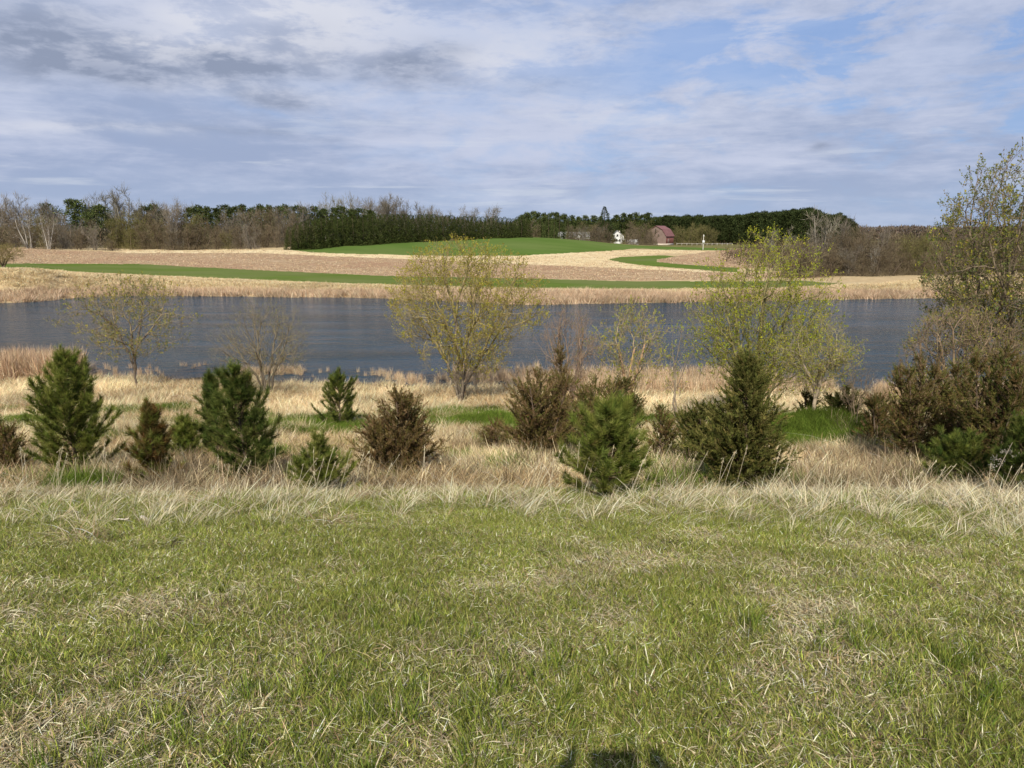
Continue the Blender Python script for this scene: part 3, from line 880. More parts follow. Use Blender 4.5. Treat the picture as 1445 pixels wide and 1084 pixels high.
def skeleton(seed, stems, H0, tilt, lens, kids, angs, trop, steps, wob, r0, start=.3, base_r=.05, flare=1.0):
    """grow stems and branches; returns the lengths (p0,p1,r0,r1,level) and the twig tips with direction"""
    rg = random.Random(seed)
    g = np.random.default_rng(seed)
    segs = []; tips = []

    def run(p, d, L, r, lv):
        ns = steps[lv]
        pts = [p]; q_ = p; rad = [r]
        for i in range(ns):
            d = norm3(d + g.normal(0, wob[lv], 3) + np.array([0, 0, trop[lv]]))
            q2 = q_ + d * L / ns
            r1 = r * (1 - (i + 1) / ns * .78)
            segs.append((q_, q2, rad[-1], r1, lv))
            pts.append(q2); rad.append(r1); q_ = q2
            if lv == len(steps) - 1 or i == ns - 1:
                tips.append((q_, d, lv))
            if lv < len(steps) - 1 and (i + 1) / ns > (start if lv == 0 else .15):
                nk = kids[lv]; nk = int(nk) + (rg.random() < nk % 1)
                for _ in range(nk):
                    a = rg.uniform(0, 2 * math.pi); t = norm3(np.cross(d, np.array([math.cos(a), math.sin(a), .3])))
                    an = R(rg.uniform(*angs[lv]))
                    dd = norm3(d * math.cos(an) + t * math.sin(an))
                    f = rg.random()
                    pp = pts[-2] * (1 - f) + q_ * f
                    run(pp, dd, lens[lv + 1] * rg.uniform(.65, 1.15) * (1 - .45 * (i + 1) / ns), max(r1 * .6, .003), lv + 1)
    for s in range(stems):
        a = 2 * math.pi * (s + rg.random() * .6) / stems
        tl = R(rg.uniform(*tilt))
        d = np.array([math.cos(a) * math.sin(tl), math.sin(a) * math.sin(tl), math.cos(tl)])
        p = np.array([math.cos(a) * base_r, math.sin(a) * base_r, -.15])
        run(p, d, lens[0] * H0 * rg.uniform(.8, 1.05), r0 * rg.uniform(.7, 1.1), 0)
    return segs, tips


def norm_segs(segs, H0):
    """scale the grown skeleton so that it stands exactly H0 high"""
    zt = max(s[1][2] for s in segs)
    return H0 / zt


def envelope_tree(name, label, cat_, base, height, half, seed, bark, leaf_cols, n_t=900, trunk_h=.06, stems=4, leaves=3, lsize=(.03, .055), twig=.32, tip=.004, twigcol=None, group=None,
                  shape=(.62, .62), low=.12, lean=0.0, leafmin=0.0, core=.25, exp=.5, topbias=.6):
    """branches that divide towards twig tips spread evenly through the crown"""
    g = np.random.default_rng(seed)
    # tips inside an uneven egg, denser towards its skin
    T_ = []
    while len(T_) < n_t:
        q_ = unit(g.normal(0, 1, (1, 3)))[0] * (core + (1 - core) * g.uniform(0, 1) ** .6)
        a = math.atan2(q_[1], q_[0])
        k = 1 + .16 * math.sin(3 * a + seed) + .12 * math.sin(5 * a + 2.1 * seed + q_[2] * 4)
        if vnoise(np.array([q_[0] * 2.2 + seed]), np.array([q_[2] * 2.2 + q_[1]]), 1, 2, seed)[0] < .33: continue
        zc_ = height * shape[0]; zr = height * (1 - shape[0])
        z_ = q_[2] * (zr if q_[2] > 0 else zc_ - height * low) + zc_
        w_ = half * (1.0 if q_[2] > 0 else (1 + q_[2] * .25))
        T_.append((q_[0] * w_ * k + lean * z_, q_[1] * w_ * k, z_))
    T_ = np.array(T_)
    T_[:, 2] *= (height - twig * .8) / T_[:, 2].max()
    S0 = []; S1 = []; A = []; B = []; C_ = []

    def seg(p, q_, n_, n2):
        ra = tip * min(n_ ** exp, 12 + .002 * n_); rb = tip * min(max(n2, 1) ** exp, 12 + .002 * n_)
        L = np.linalg.norm(q_ - p); ns = 1 if L < .15 else (2 if L < .6 else 4)
        off = g.normal(0, L * (.05 if n_ < 60 else .03), 3); prev = p
        for i in range(1, ns + 1):
            t = i / ns; c2 = p + (q_ - p) * t + off * math.sin(math.pi * t) + (g.normal(0, L * .02, 3) if i < ns else 0)
            S0.append(prev); S1.append(c2); A.append(ra + (rb - ra) * (t - 1 / ns)); B.append(ra + (rb - ra) * t); C_.append(n_); prev = c2

    def rec(p, ids, d, depth):
        n_ = len(ids)
        if n_ <= 2:
            for i in ids: seg(p, T_[i], 1, 1)
            return
        P = T_[ids]; rel = P - p
        k = 2 if depth else stems
        dirs = unit(rel)
        cen_ = dirs[g.choice(n_, min(k, n_), False)]
        for _ in range(4):
            lab = np.argmax(dirs @ cen_.T, 1)
            for j in range(len(cen_)):
                if (lab == j).any(): cen_[j] = unit(dirs[lab == j].mean(0)[None])[0]
        if len(set(lab)) < 2 and depth:
            lab = (np.arange(n_) % 2)
        for j in set(lab):
            sub = ids[lab == j]; c_ = T_[sub].mean(0); dd = np.linalg.norm(T_[sub] - p, axis=1)
            reach = min(np.percentile(dd, 12) * .8, np.linalg.norm(c_ - p) * .42)
            v = unit((c_ - p)[None])[0]
            v = norm3(v * .8 + d * .35 + np.array([0, 0, .05]) + g.normal(0, .06, 3))
            q_ = p + v * max(reach, .06)
            seg(p, q_, len(sub), len(sub) * .9)
            rec(q_, sub, v, depth + 1)
    p0 = np.array([0, 0, -.15]); p1 = np.array([0, 0, trunk_h * height])
    ids = np.arange(n_t)
    if trunk_h > .1: seg(p0, p1, n_t, n_t * .8)
    else: p1 = np.array([0, 0, -.1])
    rec(p1, ids, np.array([0, 0, 1.]), 0)
    S0 = np.array(S0); S1 = np.array(S1); A = np.array(A); B = np.array(B); C_ = np.array(C_)
    # last shoots with leaves, turned outward and up
    ax = T_ - np.array([0, 0, height * .15]); ax = unit(ax * np.array([1, 1, .6]))
    m_ = n_t * 3; ii = np.repeat(np.arange(n_t), 3)
    sd = unit(ax[ii] * .55 + g.normal(0, .45, (m_, 3)) + np.array([0, 0, .55])); sl = twig * g.uniform(.4, 1.15, m_)
    sp_ = T_[ii] - sd * (sl * .25)[:, None]
    root = thing(name, label, cat_, base, group)
    tk = C_ > n_t * .12
    tc_ = twigcol or bark
    obj('trunk', mesh_from('trunk', *prisms(S0[tk], S1[tk], A[tk], B[tk], bark, 8, .05), M_bark, True), root)
    obj('branches', mesh_from('branches', *cat([prisms(S0[~tk], S1[~tk], A[~tk], B[~tk], tc_, 4, .1), prisms(sp_, sp_ + sd * sl[:, None], np.full(m_, tip * .7), np.full(m_, tip * .45), tc_, 3, .12)]), M_bark), root, kind='stuff')
    if leaves:
        nl = m_ * leaves; jj = np.repeat(np.arange(m_), leaves); t = g.uniform(.2, 1.02, (nl, 1)) ** .6
        keepm = vnoise(sp_[jj, 0] * 1.0 + seed, sp_[jj, 2] + sp_[jj, 1], height * .10, 3, seed + 3) > .50 - .22 * (sp_[jj, 2] / height) ** topbias
        P = sp_[jj] + sd[jj] * sl[jj][:, None] * t; D = sd[jj] * .7 + g.normal(0, .55, (nl, 3))
        L = g.uniform(lsize[0], lsize[1], nl)
        shade = pal(m_, leaf_cols, None, .16, g)[jj]
        P = P[keepm]; D = D[keepm]; L = L[keepm]; shade = shade[keepm]
        obj('crown', mesh_from('crown', *cards(P, D, L, L * .55, shade, None, 0, g, True), M_leaf), root, kind='stuff')
    return root


NEEDLE_G = [(.145, .175, .034), (.185, .210, .045), (.095, .125, .026), (.24, .25, .065)]
NEEDLE_D = [(.085, .115, .027), (.115, .145, .034), (.055, .08, .02), (.165, .18, .05)]


def white_pine(label, base, H0, W, seed, cols=NEEDLE_G, dens=1.0, brown=0.0, leader=.3, squat=0, group=None, bare_low=.04, name='young_pine', up=(.35, 1.0)):
    g = np.random.default_rng(seed)
    segs = []; sh0 = []; shd = []; shl = []
    z = bare_low * H0; trunk_p = [np.array([0, 0, -.1])]
    lean = g.normal(0, .03, 2)
    def tx(z_): return np.array([lean[0] * z_ + .03 * math.sin(z_ * 3 + seed), lean[1] * z_, z_])
    zs = np.linspace(-.1, H0 * .97, 14)
    for a, b in zip(zs[:-1], zs[1:]):
        segs.append((tx(a), tx(b), .03 * H0 / 2 * (1 - a / H0) + .006, .03 * H0 / 2 * (1 - b / H0) + .006))
    step = .125 * H0 / 2 / math.sqrt(dens)
    while z < H0 * .94:
        f = z / H0
        prof = (1 - f) ** .58 * (.78 + .22 * min(1, f / .2)) * (1 - .25 * max(0, f - .6))
        nb = g.integers(5, 8) if f < .8 else 4
        if squat and f > squat: prof *= .22; nb = 3; z += step
        a0 = g.uniform(0, 6.28)
        for j in range(nb):
            az_ = a0 + j * 6.283 / nb + g.normal(0, .25)
            L = W * prof * g.uniform(.45, 1.12) * (1 + .22 * math.sin(2 * az_ + seed) + .14 * math.sin(3 * az_ + f * 9 + seed)) + .05
            el_ = up[0] + (up[1] - up[0]) * f + g.normal(0, .2)
            d = np.array([math.cos(az_) * math.cos(el_), math.sin(az_) * math.cos(el_), math.sin(el_)])
            p = tx(z + g.uniform(-.03, .03)); ns = max(3, int(L / .12))
            for i in range(ns):
                d = norm3(d + np.array([0, 0, .11]) + g.normal(0, .08, 3))
                p2 = p + d * L / ns
                segs.append((p, p2, .010 * (1 - i / ns) + .003, .010 * (1 - (i + 1) / ns) + .003))
                if i >= ns * .15:
                    sh0.append(p); shd.append(d); shl.append(L / ns * 1.1)
                    for sgn in (-1, 1, 0):
                        if g.random() < .85:
                            sd = norm3(d * .75 + sgn * norm3(np.cross(d, [0, 0, 1])) * .65 + np.array([0, 0, g.uniform(-.15, .6) + (.35 if sgn == 0 else 0)]))
                            sl = min(.26, L * .45) * (1 - .5 * i / ns) * g.uniform(.6, 1.1)
                            segs.append((p2, p2 + sd * sl, .004, .003))
                            sh0.append(p2); shd.append(sd); shl.append(sl)
                p = p2
            sh0.append(p); shd.append(norm3(d + np.array([0, 0, .4]))); shl.append(.14)
        z += step * g.uniform(.85, 1.15)
    top = tx(H0 * .80)
    sh0.append(top); shd.append(np.array([0, 0, 1.])); shl.append(H0 * .2)
    for j in range(4):
        a = j * 1.57 + g.uniform(0, 1); d = norm3(np.array([math.cos(a) * .5, math.sin(a) * .5, 1]))
        sh0.append(tx(H0 * .86)); shd.append(d); shl.append(H0 * .09)
    sh0 = np.array(sh0); shd = np.array(shd); shl = np.array(shl)
    per = 46
    n_ = len(sh0) * per
    ii = np.repeat(np.arange(len(sh0)), per)
    t = g.uniform(.05, 1.0, (n_, 1))
    P = sh0[ii] + shd[ii] * shl[ii][:, None] * t
    rad = unit(np.cross(shd[ii], g.normal(0, 1, (n_, 3))))
    D = shd[ii] * g.uniform(.6, 1.3, (n_, 1)) + rad * g.uniform(.45, 1.0, (n_, 1)) + np.array([0, 0, .1])
    L = g.uniform(.06, .13, n_) * (1.0 if H0 > 1 else .8)
    shade = pal(len(sh0), cols, None, .14, g)
    if brown:
        bsel = g.uniform(0, 1, len(sh0)) < brown
        shade[bsel] = pal(int(bsel.sum()), [(.17, .10, .035), (.12, .09, .03)], None, .15, g)
    root = thing(name, label, 'pine', base, group, g.uniform(0, 6.28))
    P0 = np.array([s[0] for s in segs]); P1 = np.array([s[1] for s in segs]); a_ = np.array([s[2] for s in segs]); b_ = np.array([s[3] for s in segs])
    tk = np.arange(len(segs)) < 13
    obj('trunk', mesh_from('trunk', *prisms(P0[tk], P1[tk], a_[tk], b_[tk], (.13, .10, .07), 6), M_bark, True), root)
    obj('branches', mesh_from('branches', *prisms(P0[~tk], P1[~tk], a_[~tk], b_[~tk], (.13, .095, .055), 3), M_bark), root, kind='stuff')
    obj('needles', mesh_from('needles', *cards(P, D, L, np.full(n_, .0062), shade[ii], None, 0, g), M_needle), root, kind='stuff')
    return root


def juniper(label, base, H0, W, seed, cols, shape='cone', nb=120, name='juniper', per=46, upk=1.0, leader=0, cat_='juniper', sprl=(.020, .050), group=None, leaders=1, spread_=.28):
    g = np.random.default_rng(seed)
    segs = []; sh0 = []; shd = []; shl = []
    lt = [(0, 0, 1.0)] + [(math.cos(2.4 * q_ + seed) * spread_ * W / .5 * g.uniform(.5, 1.1), math.sin(2.4 * q_ + seed) * spread_ * W / .5 * g.uniform(.5, 1.1), g.uniform(.62, .97)) for q_ in range(leaders - 1)]
    def tx(z_, l=0):
        t_ = max(z_, 0) / H0
        return np.array([.02 * math.sin(z_ * 4 + seed) + lt[l][0] * t_ ** .8, .02 * math.cos(z_ * 3) + lt[l][1] * t_ ** .8, z_ * lt[l][2]])
    zs = np.linspace(-.1, H0 * .96, 10)
    for l in range(leaders):
        for a, b in zip(zs[:-1], zs[1:]):
            segs.append((tx(a, l), tx(b, l), .028 * (1 - a / H0) / leaders ** .4 + .004, .028 * (1 - b / H0) / leaders ** .4 + .004))
    for j in range(nb):
        f = (j + g.uniform(0, 1)) / nb
        f = f ** 1.15
        if shape == 'cone': prof = (1 - f) ** .9 * (.7 + .3 * min(1, f / .15))
        elif shape == 'vase': prof = (1 - f) ** .75 * (.9)
        else: prof = (1 - f) ** .55 * (.55 + .45 * min(1, f / .3))
        L = W * prof * g.uniform(.35, 1.2) * (1 if leaders == 1 else .72) + .10; l_ = g.integers(0, leaders)
        el_ = g.uniform(.15, .75) * upk + .5 * f
        if shape == 'vase': el_ = g.uniform(.25, 1.1); L *= 1.15
        az_ = g.uniform(0, 6.283)
        d = np.array([math.cos(az_) * math.cos(el_), math.sin(az_) * math.cos(el_), math.sin(el_)])
        p = tx(f * H0 * .85, l_); ns = max(3, int(L / .10))
        for i in range(ns):
            d = norm3(d + np.array([0, 0, .06 * upk]) + g.normal(0, .09, 3))
            p2 = p + d * L / ns
            segs.append((p, p2, .008 * (1 - i / ns) + .002, .008 * (1 - (i + 1) / ns) + .002))
            if i > ns * .15:
                for _ in range(3):
                    sd = norm3(d * .9 + g.normal(0, .45, 3) + np.array([0, 0, .25]))
                    sh0.append(p + (p2 - p) * g.random()); shd.append(sd); shl.append(g.uniform(.08, .20))
            p = p2
        sh0.append(p); shd.append(d); shl.append(.2)
    for j in range(10 * leaders):
        sh0.append(tx(H0 * g.uniform(.75, .93), j % leaders)); shd.append(norm3(np.array([g.normal(0, .25), g.normal(0, .25), 1]))); shl.append(H0 * .08)
    sh0 = np.array(sh0); shd = np.array(shd); shl = np.array(shl)
    n_ = len(sh0) * per; ii = np.repeat(np.arange(len(sh0)), per)
    t = g.uniform(0, 1.0, (n_, 1))
    rad = unit(np.cross(shd[ii], g.normal(0, 1, (n_, 3))))
    P = sh0[ii] + shd[ii] * shl[ii][:, None] * t + rad * .01 * (1 - t)
    D = shd[ii] * 1.0 + rad * g.uniform(.3, .9, (n_, 1))
    L = g.uniform(sprl[0], sprl[1], n_)
    shade = pal(len(sh0), cols, None, .2, g)
    root = thing(name, label, cat_, base, group, g.uniform(0, 6.28))
    P0 = np.array([s[0] for s in segs]); P1 = np.array([s[1] for s in segs]); a_ = np.array([s[2] for s in segs]); b_ = np.array([s[3] for s in segs])
    tk = np.arange(len(segs)) < 9 * leaders
    obj('trunk', mesh_from('trunk', *prisms(P0[tk], P1[tk], a_[tk], b_[tk], (.16, .12, .09), 6), M_bark, True), root)
    obj('branches', mesh_from('branches', *prisms(P0[~tk], P1[~tk], a_[~tk], b_[~tk], (.15, .10, .06), 3), M_bark), root, kind='stuff')
    obj('foliage', mesh_from('foliage', *cards(P, D, L, L * .28, shade[ii], None, 0, g), M_needle), root, kind='stuff')
    return root


def size_at(px, base_py, top_py, halfw, D=None):
    if D is None: x, y, z_ = place(px, base_py)
    else: x, y, z_ = place_d(px, D, base_py)
    h = top_z(top_py, y) - z_
    w = halfw / FPX * y / (math.cos(PITCH) - (base_py - 542) / FPX * math.sin(PITCH))
    return (x, y, z_), h, w


# young pines on the bank
def pine_at(px, b, t, hw, label, seed, D=None, **k):
    base, h, w = size_at(px, b, t, hw, D)
    return white_pine(label, base, h, w * 1.08, seed, **k)


pine_at(108, 672, 500, 74, 'large bushy green young pine at the left with upswept tips and open top', 11, up=(.25, 1.0), dens=1.7)
pine_at(-6, 672, 578, 30, 'small dark pine cut off by the left edge of the view', 12, cols=NEEDLE_D)
pine_at(352, 686, 526, 60, 'dense dark green young pine right of the rusty brown pine seedling', 13, cols=NEEDLE_D, dens=1.3, up=(.3, 1.0))
pine_at(304, 594, 534, 32, 'low rounded pine peeking from behind the dense dark pine beside fallen pale stalks', 14, D=14.5, cols=NEEDLE_D, up=(.4, 1.2))
pine_at(480, 604, 528, 35, 'compact green pine against pale marsh grass, upper left of the spiky bronze juniper', 15, up=(.25, 1.0), cols=NEEDLE_D + NEEDLE_G[:2])
pine_at(455, 696, 618, 36, 'tiny pine with yellowish leader above a low green skirt', 16, bare_low=.02, dens=.9, squat=.42)
pine_at(855, 706, 574, 68, 'broad round-topped green pine at the lawn edge in front of brown junipers', 17, dens=1.25, up=(.3, .8), cols=NEEDLE_G)
pine_at(222, 690, 578, 32, 'sparse rusty brown pine seedling with two upright green tips', 18, brown=.6, dens=.8, up=(.6, 1.3))
pine_at(1350, 692, 632, 46, 'low green pine tucked under the brown junipers at the right', 19, cols=NEEDLE_D + NEEDLE_G[:2])
pine_at(1436, 700, 600, 40, 'dark pine with dead seed heads in front at the right edge', 20, cols=NEEDLE_D)

J_BROWN = [(.16, .105, .045), (.21, .14, .065), (.12, .095, .032), (.14, .115, .04), (.26, .185, .10)]
J_OLIVE = [(.165, .16, .045), (.13, .135, .038), (.215, .19, .062), (.10, .11, .03)]
J_DARK = [(.06, .075, .022), (.085, .095, .028), (.11, .10, .034)]


def jun_at(px, b, t, hw, label, seed, cols, D=None, **k):
    k['nb'] = int(k.get('nb', 100) * 1.45)
    base, h, w = size_at(px, b, t, hw, D)
    return juniper(label, base, h, w, seed, cols, **k)


jun_at(563, 680, 542, 88, 'bronze brown juniper with spiky upright double top between the lawn and the water', 31, J_BROWN, shape='vase', nb=135, upk=1.1, per=34, leaders=3, spread_=.22)
jun_at(762, 655, 512, 84, 'loose bronze juniper behind and left of the round-topped green pine', 32, J_BROWN + J_OLIVE[:1], shape='oval', nb=170, per=30, D=14, leaders=5)
jun_at(790, 610, 474, 42, 'tall wispy bronze juniper rising highest left of the slender sapling', 43, J_BROWN, shape='cone', nb=130, per=26, D=17, leaders=2)
jun_at(838, 635, 522, 66, 'brownish juniper directly behind the round-topped green pine', 33, J_BROWN + J_OLIVE, shape='oval', nb=130, per=30, D=16, leaders=4)
jun_at(880, 600, 530, 46, 'dark juniper at the foot of the pale-stemmed sapling', 34, J_DARK + J_BROWN[:1], shape='oval', nb=110, per=36, D=19, leaders=3)
jun_at(1046, 696, 484, 76, 'tall olive green cone-shaped juniper with bare-tipped leader, right of centre', 35, J_OLIVE, shape='cone', nb=200, upk=1.0, per=40)
jun_at(985, 640, 566, 52, 'low spreading olive juniper leaning out left of the tall cone-shaped juniper', 36, J_OLIVE + J_DARK[:1], shape='oval', nb=100, D=13.5, leaders=4)
jun_at(1192, 592, 546, 38, 'small dark juniper behind the green grass mound', 37, J_DARK, shape='oval', nb=70, D=21, leaders=3)
jun_at(1135, 600, 548, 30, 'dark shrubby juniper at the foot of the yellow-green willow behind the mound', 38, J_DARK + J_BROWN[:1], shape='oval', nb=60, D=23, leaders=2)
jun_at(1285, 655, 488, 66, 'wispy bronze juniper left of the big budding tree', 39, J_BROWN + J_OLIVE[:2], shape='oval', nb=170, per=26, D=14, leaders=5)
jun_at(1335, 660, 500, 58, 'olive brown juniper filling the gap left of the big tree trunks', 44, J_BROWN[:3] + J_OLIVE, shape='oval', nb=130, per=28, D=14, leaders=4)
jun_at(1392, 694, 476, 74, 'broad brown-green juniper under the big budding tree', 40, J_BROWN + J_OLIVE + J_DARK[:1], shape='oval', nb=220, per=34, D=12.0, leaders=5)
jun_at(1465, 690, 450, 66, 'tall brown juniper cut off by the right edge', 41, J_BROWN + J_OLIVE[:2], shape='oval', nb=160, per=30, D=12.5, leaders=4)
jun_at(1238, 606, 556, 34, 'brown juniper bush just right of the green mound', 42, J_BROWN + J_DARK, shape='oval', nb=60, D=17, leaders=3)

jun_at(20, 676, 600, 26, 'small brown juniper between the left edge and the large bushy pine', 45, J_BROWN + J_OLIVE[:1], shape='oval', nb=60, per=28, leaders=2)
jun_at(700, 640, 596, 30, 'low brown juniper sprig in the straw right of the spiky bronze juniper', 46, J_BROWN, shape='vase', nb=30, per=22, leaders=2)
jun_at(930, 640, 572, 34, 'thin olive juniper in the gap right of the round-topped green pine', 47, J_OLIVE + J_BROWN[:2], shape='oval', nb=50, per=26, leaders=2, D=15)
pine_at(262, 650, 596, 24, 'small pale green pine seedling right of the rusty seedling', 48, dens=.6)

# budding willows and saplings
YG = [(.42, .38, .055), (.46, .40, .07), (.32, .29, .05), (.36, .27, .08)]
YB = [(.38, .42, .035), (.46, .47, .05), (.30, .34, .035), (.26, .28, .045)]
GG = [(.17, .20, .06), (.22, .23, .08), (.13, .16, .05), (.25, .20, .09)]
BK = (.17, .14, .10)


def env_at(px, b, t, hw, label, seed, D=None, name='budding_willow', cat_='tree', **k):
    base, h, w = size_at(px, b, t, hw, D)
    return envelope_tree(name, label, cat_, base, h, w * 1.08, seed, **k)


env_at(652, 568, 324, 98, 'large round budding willow at the pond edge in the middle, with dark clustered stems', 51, bark=(.19, .155, .115), twigcol=(.30, .245, .12), leaf_cols=YG, n_t=2300, stems=5, leaves=5, lsize=(.045, .09), twig=.5, trunk_h=.01, shape=(.56, .5), low=.10, topbias=1.1, core=.42, tip=.0045)
env_at(193, 550, 380, 78, 'small thin-leaved willow with one short dark trunk on the left shore', 52, bark=(.15, .12, .09), twigcol=(.27, .22, .14), leaf_cols=YG + GG, n_t=1000, stems=3, leaves=4, lsize=(.045, .085), twig=.4, trunk_h=.14, D=36.5, low=.2)
env_at(376, 550, 412, 64, 'nearly bare grey shrub standing behind the dense dark pine', 53, name='bare_shrub', bark=(.14, .115, .085), twigcol=(.22, .185, .13), leaf_cols=GG + YG, n_t=1100, stems=5, leaves=2, lsize=(.025, .045), twig=.35, trunk_h=.02, D=35, shape=(.5, .5))
env_at(1066, 560, 312, 98, 'tall yellow-green willow rising behind the cone-shaped juniper', 54, bark=(.15, .12, .08), twigcol=(.24, .21, .10), leaf_cols=YB + YG[:1], n_t=2100, stems=6, leaves=4, lsize=(.042, .078), topbias=.7, twig=.42, trunk_h=.02, D=25, shape=(.5, .5), tip=.004)
env_at(1148, 592, 440, 54, 'yellow-green willow with pale leaning trunk behind the green mound', 55, bark=(.42, .34, .24), twigcol=(.28, .24, .14), leaf_cols=YB + YG, n_t=560, stems=3, leaves=3, lsize=(.03, .055), twig=.3, trunk_h=.2, D=21, low=.25)
env_at(886, 582, 416, 56, 'slender sapling with pale orange-brown trunk and scattered yellow leaves', 56, name='sapling', bark=(.46, .30, .18), twigcol=(.32, .26, .16), leaf_cols=YB + YG, n_t=520, stems=3, leaves=4, lsize=(.03, .055), twig=.26, trunk_h=.22, D=22, low=.3, tip=.0035)
env_at(800, 600, 424, 42, 'bare reddish twiggy shrub left of the slender sapling', 57, name='bare_shrub', bark=(.20, .14, .10), twigcol=(.28, .20, .14), leaf_cols=GG, n_t=620, stems=6, leaves=1, lsize=(.02, .04), twig=.28, trunk_h=.02, D=21, tip=.0035)
env_at(952, 592, 448, 20, 'thin whip of a sapling with tiny yellow-green leaves left of the tall willow', 58, name='sapling', bark=(.26, .21, .15), leaf_cols=YB, n_t=60, stems=2, leaves=3, lsize=(.03, .05), twig=.2, trunk_h=.25, D=19, low=.3)
env_at(1418, 640, 190, 130, 'big budding tree filling the right edge, its crown against the sky', 59, bark=(.10, .08, .06), twigcol=(.21, .165, .11), leaf_cols=GG + YG[:1], n_t=3400, stems=4, leaves=5, lsize=(.034, .066), twig=.32, trunk_h=.05, D=17.5, shape=(.58, .5), tip=.0032, low=.25)
env_at(1340, 655, 418, 76, 'twiggy brown understorey shrub below the big budding tree', 60, name='bare_shrub', bark=(.17, .13, .09), twigcol=(.27, .20, .13), leaf_cols=GG + YG[:1], n_t=1700, stems=7, leaves=2, lsize=(.025, .045), twig=.24, trunk_h=.02, D=16, tip=.003)
env_at(1270, 620, 498, 26, 'small leafing shrub with bright yellow-green buds at the right shore', 61, name='leafing_shrub', bark=(.26, .2, .13), leaf_cols=YB, n_t=120, stems=5, leaves=3, lsize=(.03, .045), twig=.2, trunk_h=.02, D=17, tip=.003)
env_at(1205, 600, 506, 26, 'bare twiggy shrub overhanging the water right of the mound', 62, name='bare_shrub', bark=(.2, .15, .1), leaf_cols=GG, n_t=120, stems=4, leaves=0, twig=.25, trunk_h=.02, D=20, tip=.003)
env_at(8, 402, 340, 24, 'rounded olive willow on the dry bank at the far left shore', 63, bark=(.16, .12, .08), twigcol=(.24, .19, .09), leaf_cols=[(.22, .20, .06), (.28, .25, .07)], n_t=500, stems=6, leaves=1, lsize=(.08, .14), twig=.6, trunk_h=.02, tip=.010, D=103)


# ------------------------------------------------------------------ distant trees: unit-high models, copied with shared meshes
def far_bare(seed, twig, bark, dens=2600, round_=True, birch=False, wide=.42, low=.12, leaves=None):
    g = np.random.default_rng(seed)
    segs, tips = skeleton(seed, 3 if not birch else 4, 1.0, (3, 22) if not birch else (8, 30), (.9, .34, .2), (1.9, 1.8), ((25, 55), (25, 60)), (.03, .08, .08), (7, 4, 3), (.08, .14, .18), .022, .15, .01)
    k = .96 / np.percentile([q_[1][2] for q_ in segs], 98.5)
    P0 = np.array([s[0] for s in segs]) * k; P1 = np.array([s[1] for s in segs]) * k
    R0 = np.array([s[2] for s in segs]) * k; R1 = np.array([s[3] for s in segs]) * k; lv = np.array([s[4] for s in segs])
    w_ = np.percentile(np.abs(P1[:, :2]), 96); P0[:, :2] *= wide / w_; P1[:, :2] *= wide / w_
    P0[:, 2] = np.maximum(P0[:, 2], -.03)
    R0 = np.maximum(R0, .0035); R1 = np.maximum(R1, .0025)
    tk = lv == 0
    V1 = prisms(P0[tk], P1[tk], R0[tk], R1[tk], bark, 5, .1)
    br = lv > 0
    sel = g.choice(np.nonzero(br)[0], min(br.sum(), 420), False)
    parts = [prisms(P0[sel], P1[sel], R0[sel], R1[sel], bark if birch else tuple(np.array(bark) * .5 + np.array(twig[0]) * .5), 3, .15)]
    ii = g.choice(np.nonzero(lv >= 1)[0], dens)
    t = g.uniform(0, 1, (dens, 1))
    P = P0[ii] * (1 - t) + P1[ii] * t
    D = unit(P1[ii] - P0[ii]) + g.normal(0, .5, (dens, 3)) + np.array([0, 0, .35])
    P[:, 2] = np.maximum(P[:, 2], .01)
    parts.append(cards(P, D, g.uniform(.06, .15, dens), g.uniform(.0030, .0055, dens), twig, None, .2, g))
    # low brush round the foot
    nb = int(dens * low)
    if nb:
        a = g.uniform(0, 6.28, nb); r = wide * np.sqrt(g.uniform(0, 1, nb))
        P = np.stack([r * np.cos(a), r * np.sin(a), g.uniform(-.01, .15, nb)], 1)
        parts.append(cards(P, g.normal(0, .4, (nb, 3)) + np.array([0, 0, 1]), g.uniform(.06, .18, nb), g.uniform(.003, .006, nb), twig, None, .2, g))
    if leaves:
        nl = dens // 2; ii = g.choice(np.nonzero(lv >= 2)[0], nl)
        P = P1[ii] + g.normal(0, .02, (nl, 3))
        parts.append(cards(P, g.normal(0, 1, (nl, 3)), g.uniform(.012, .024, nl), g.uniform(.010, .016, nl), leaves, None, .2, g, True))
    return mesh_from('far_trunk', *V1, M_farbark), mesh_from('far_crown', *cat(parts), M_far)


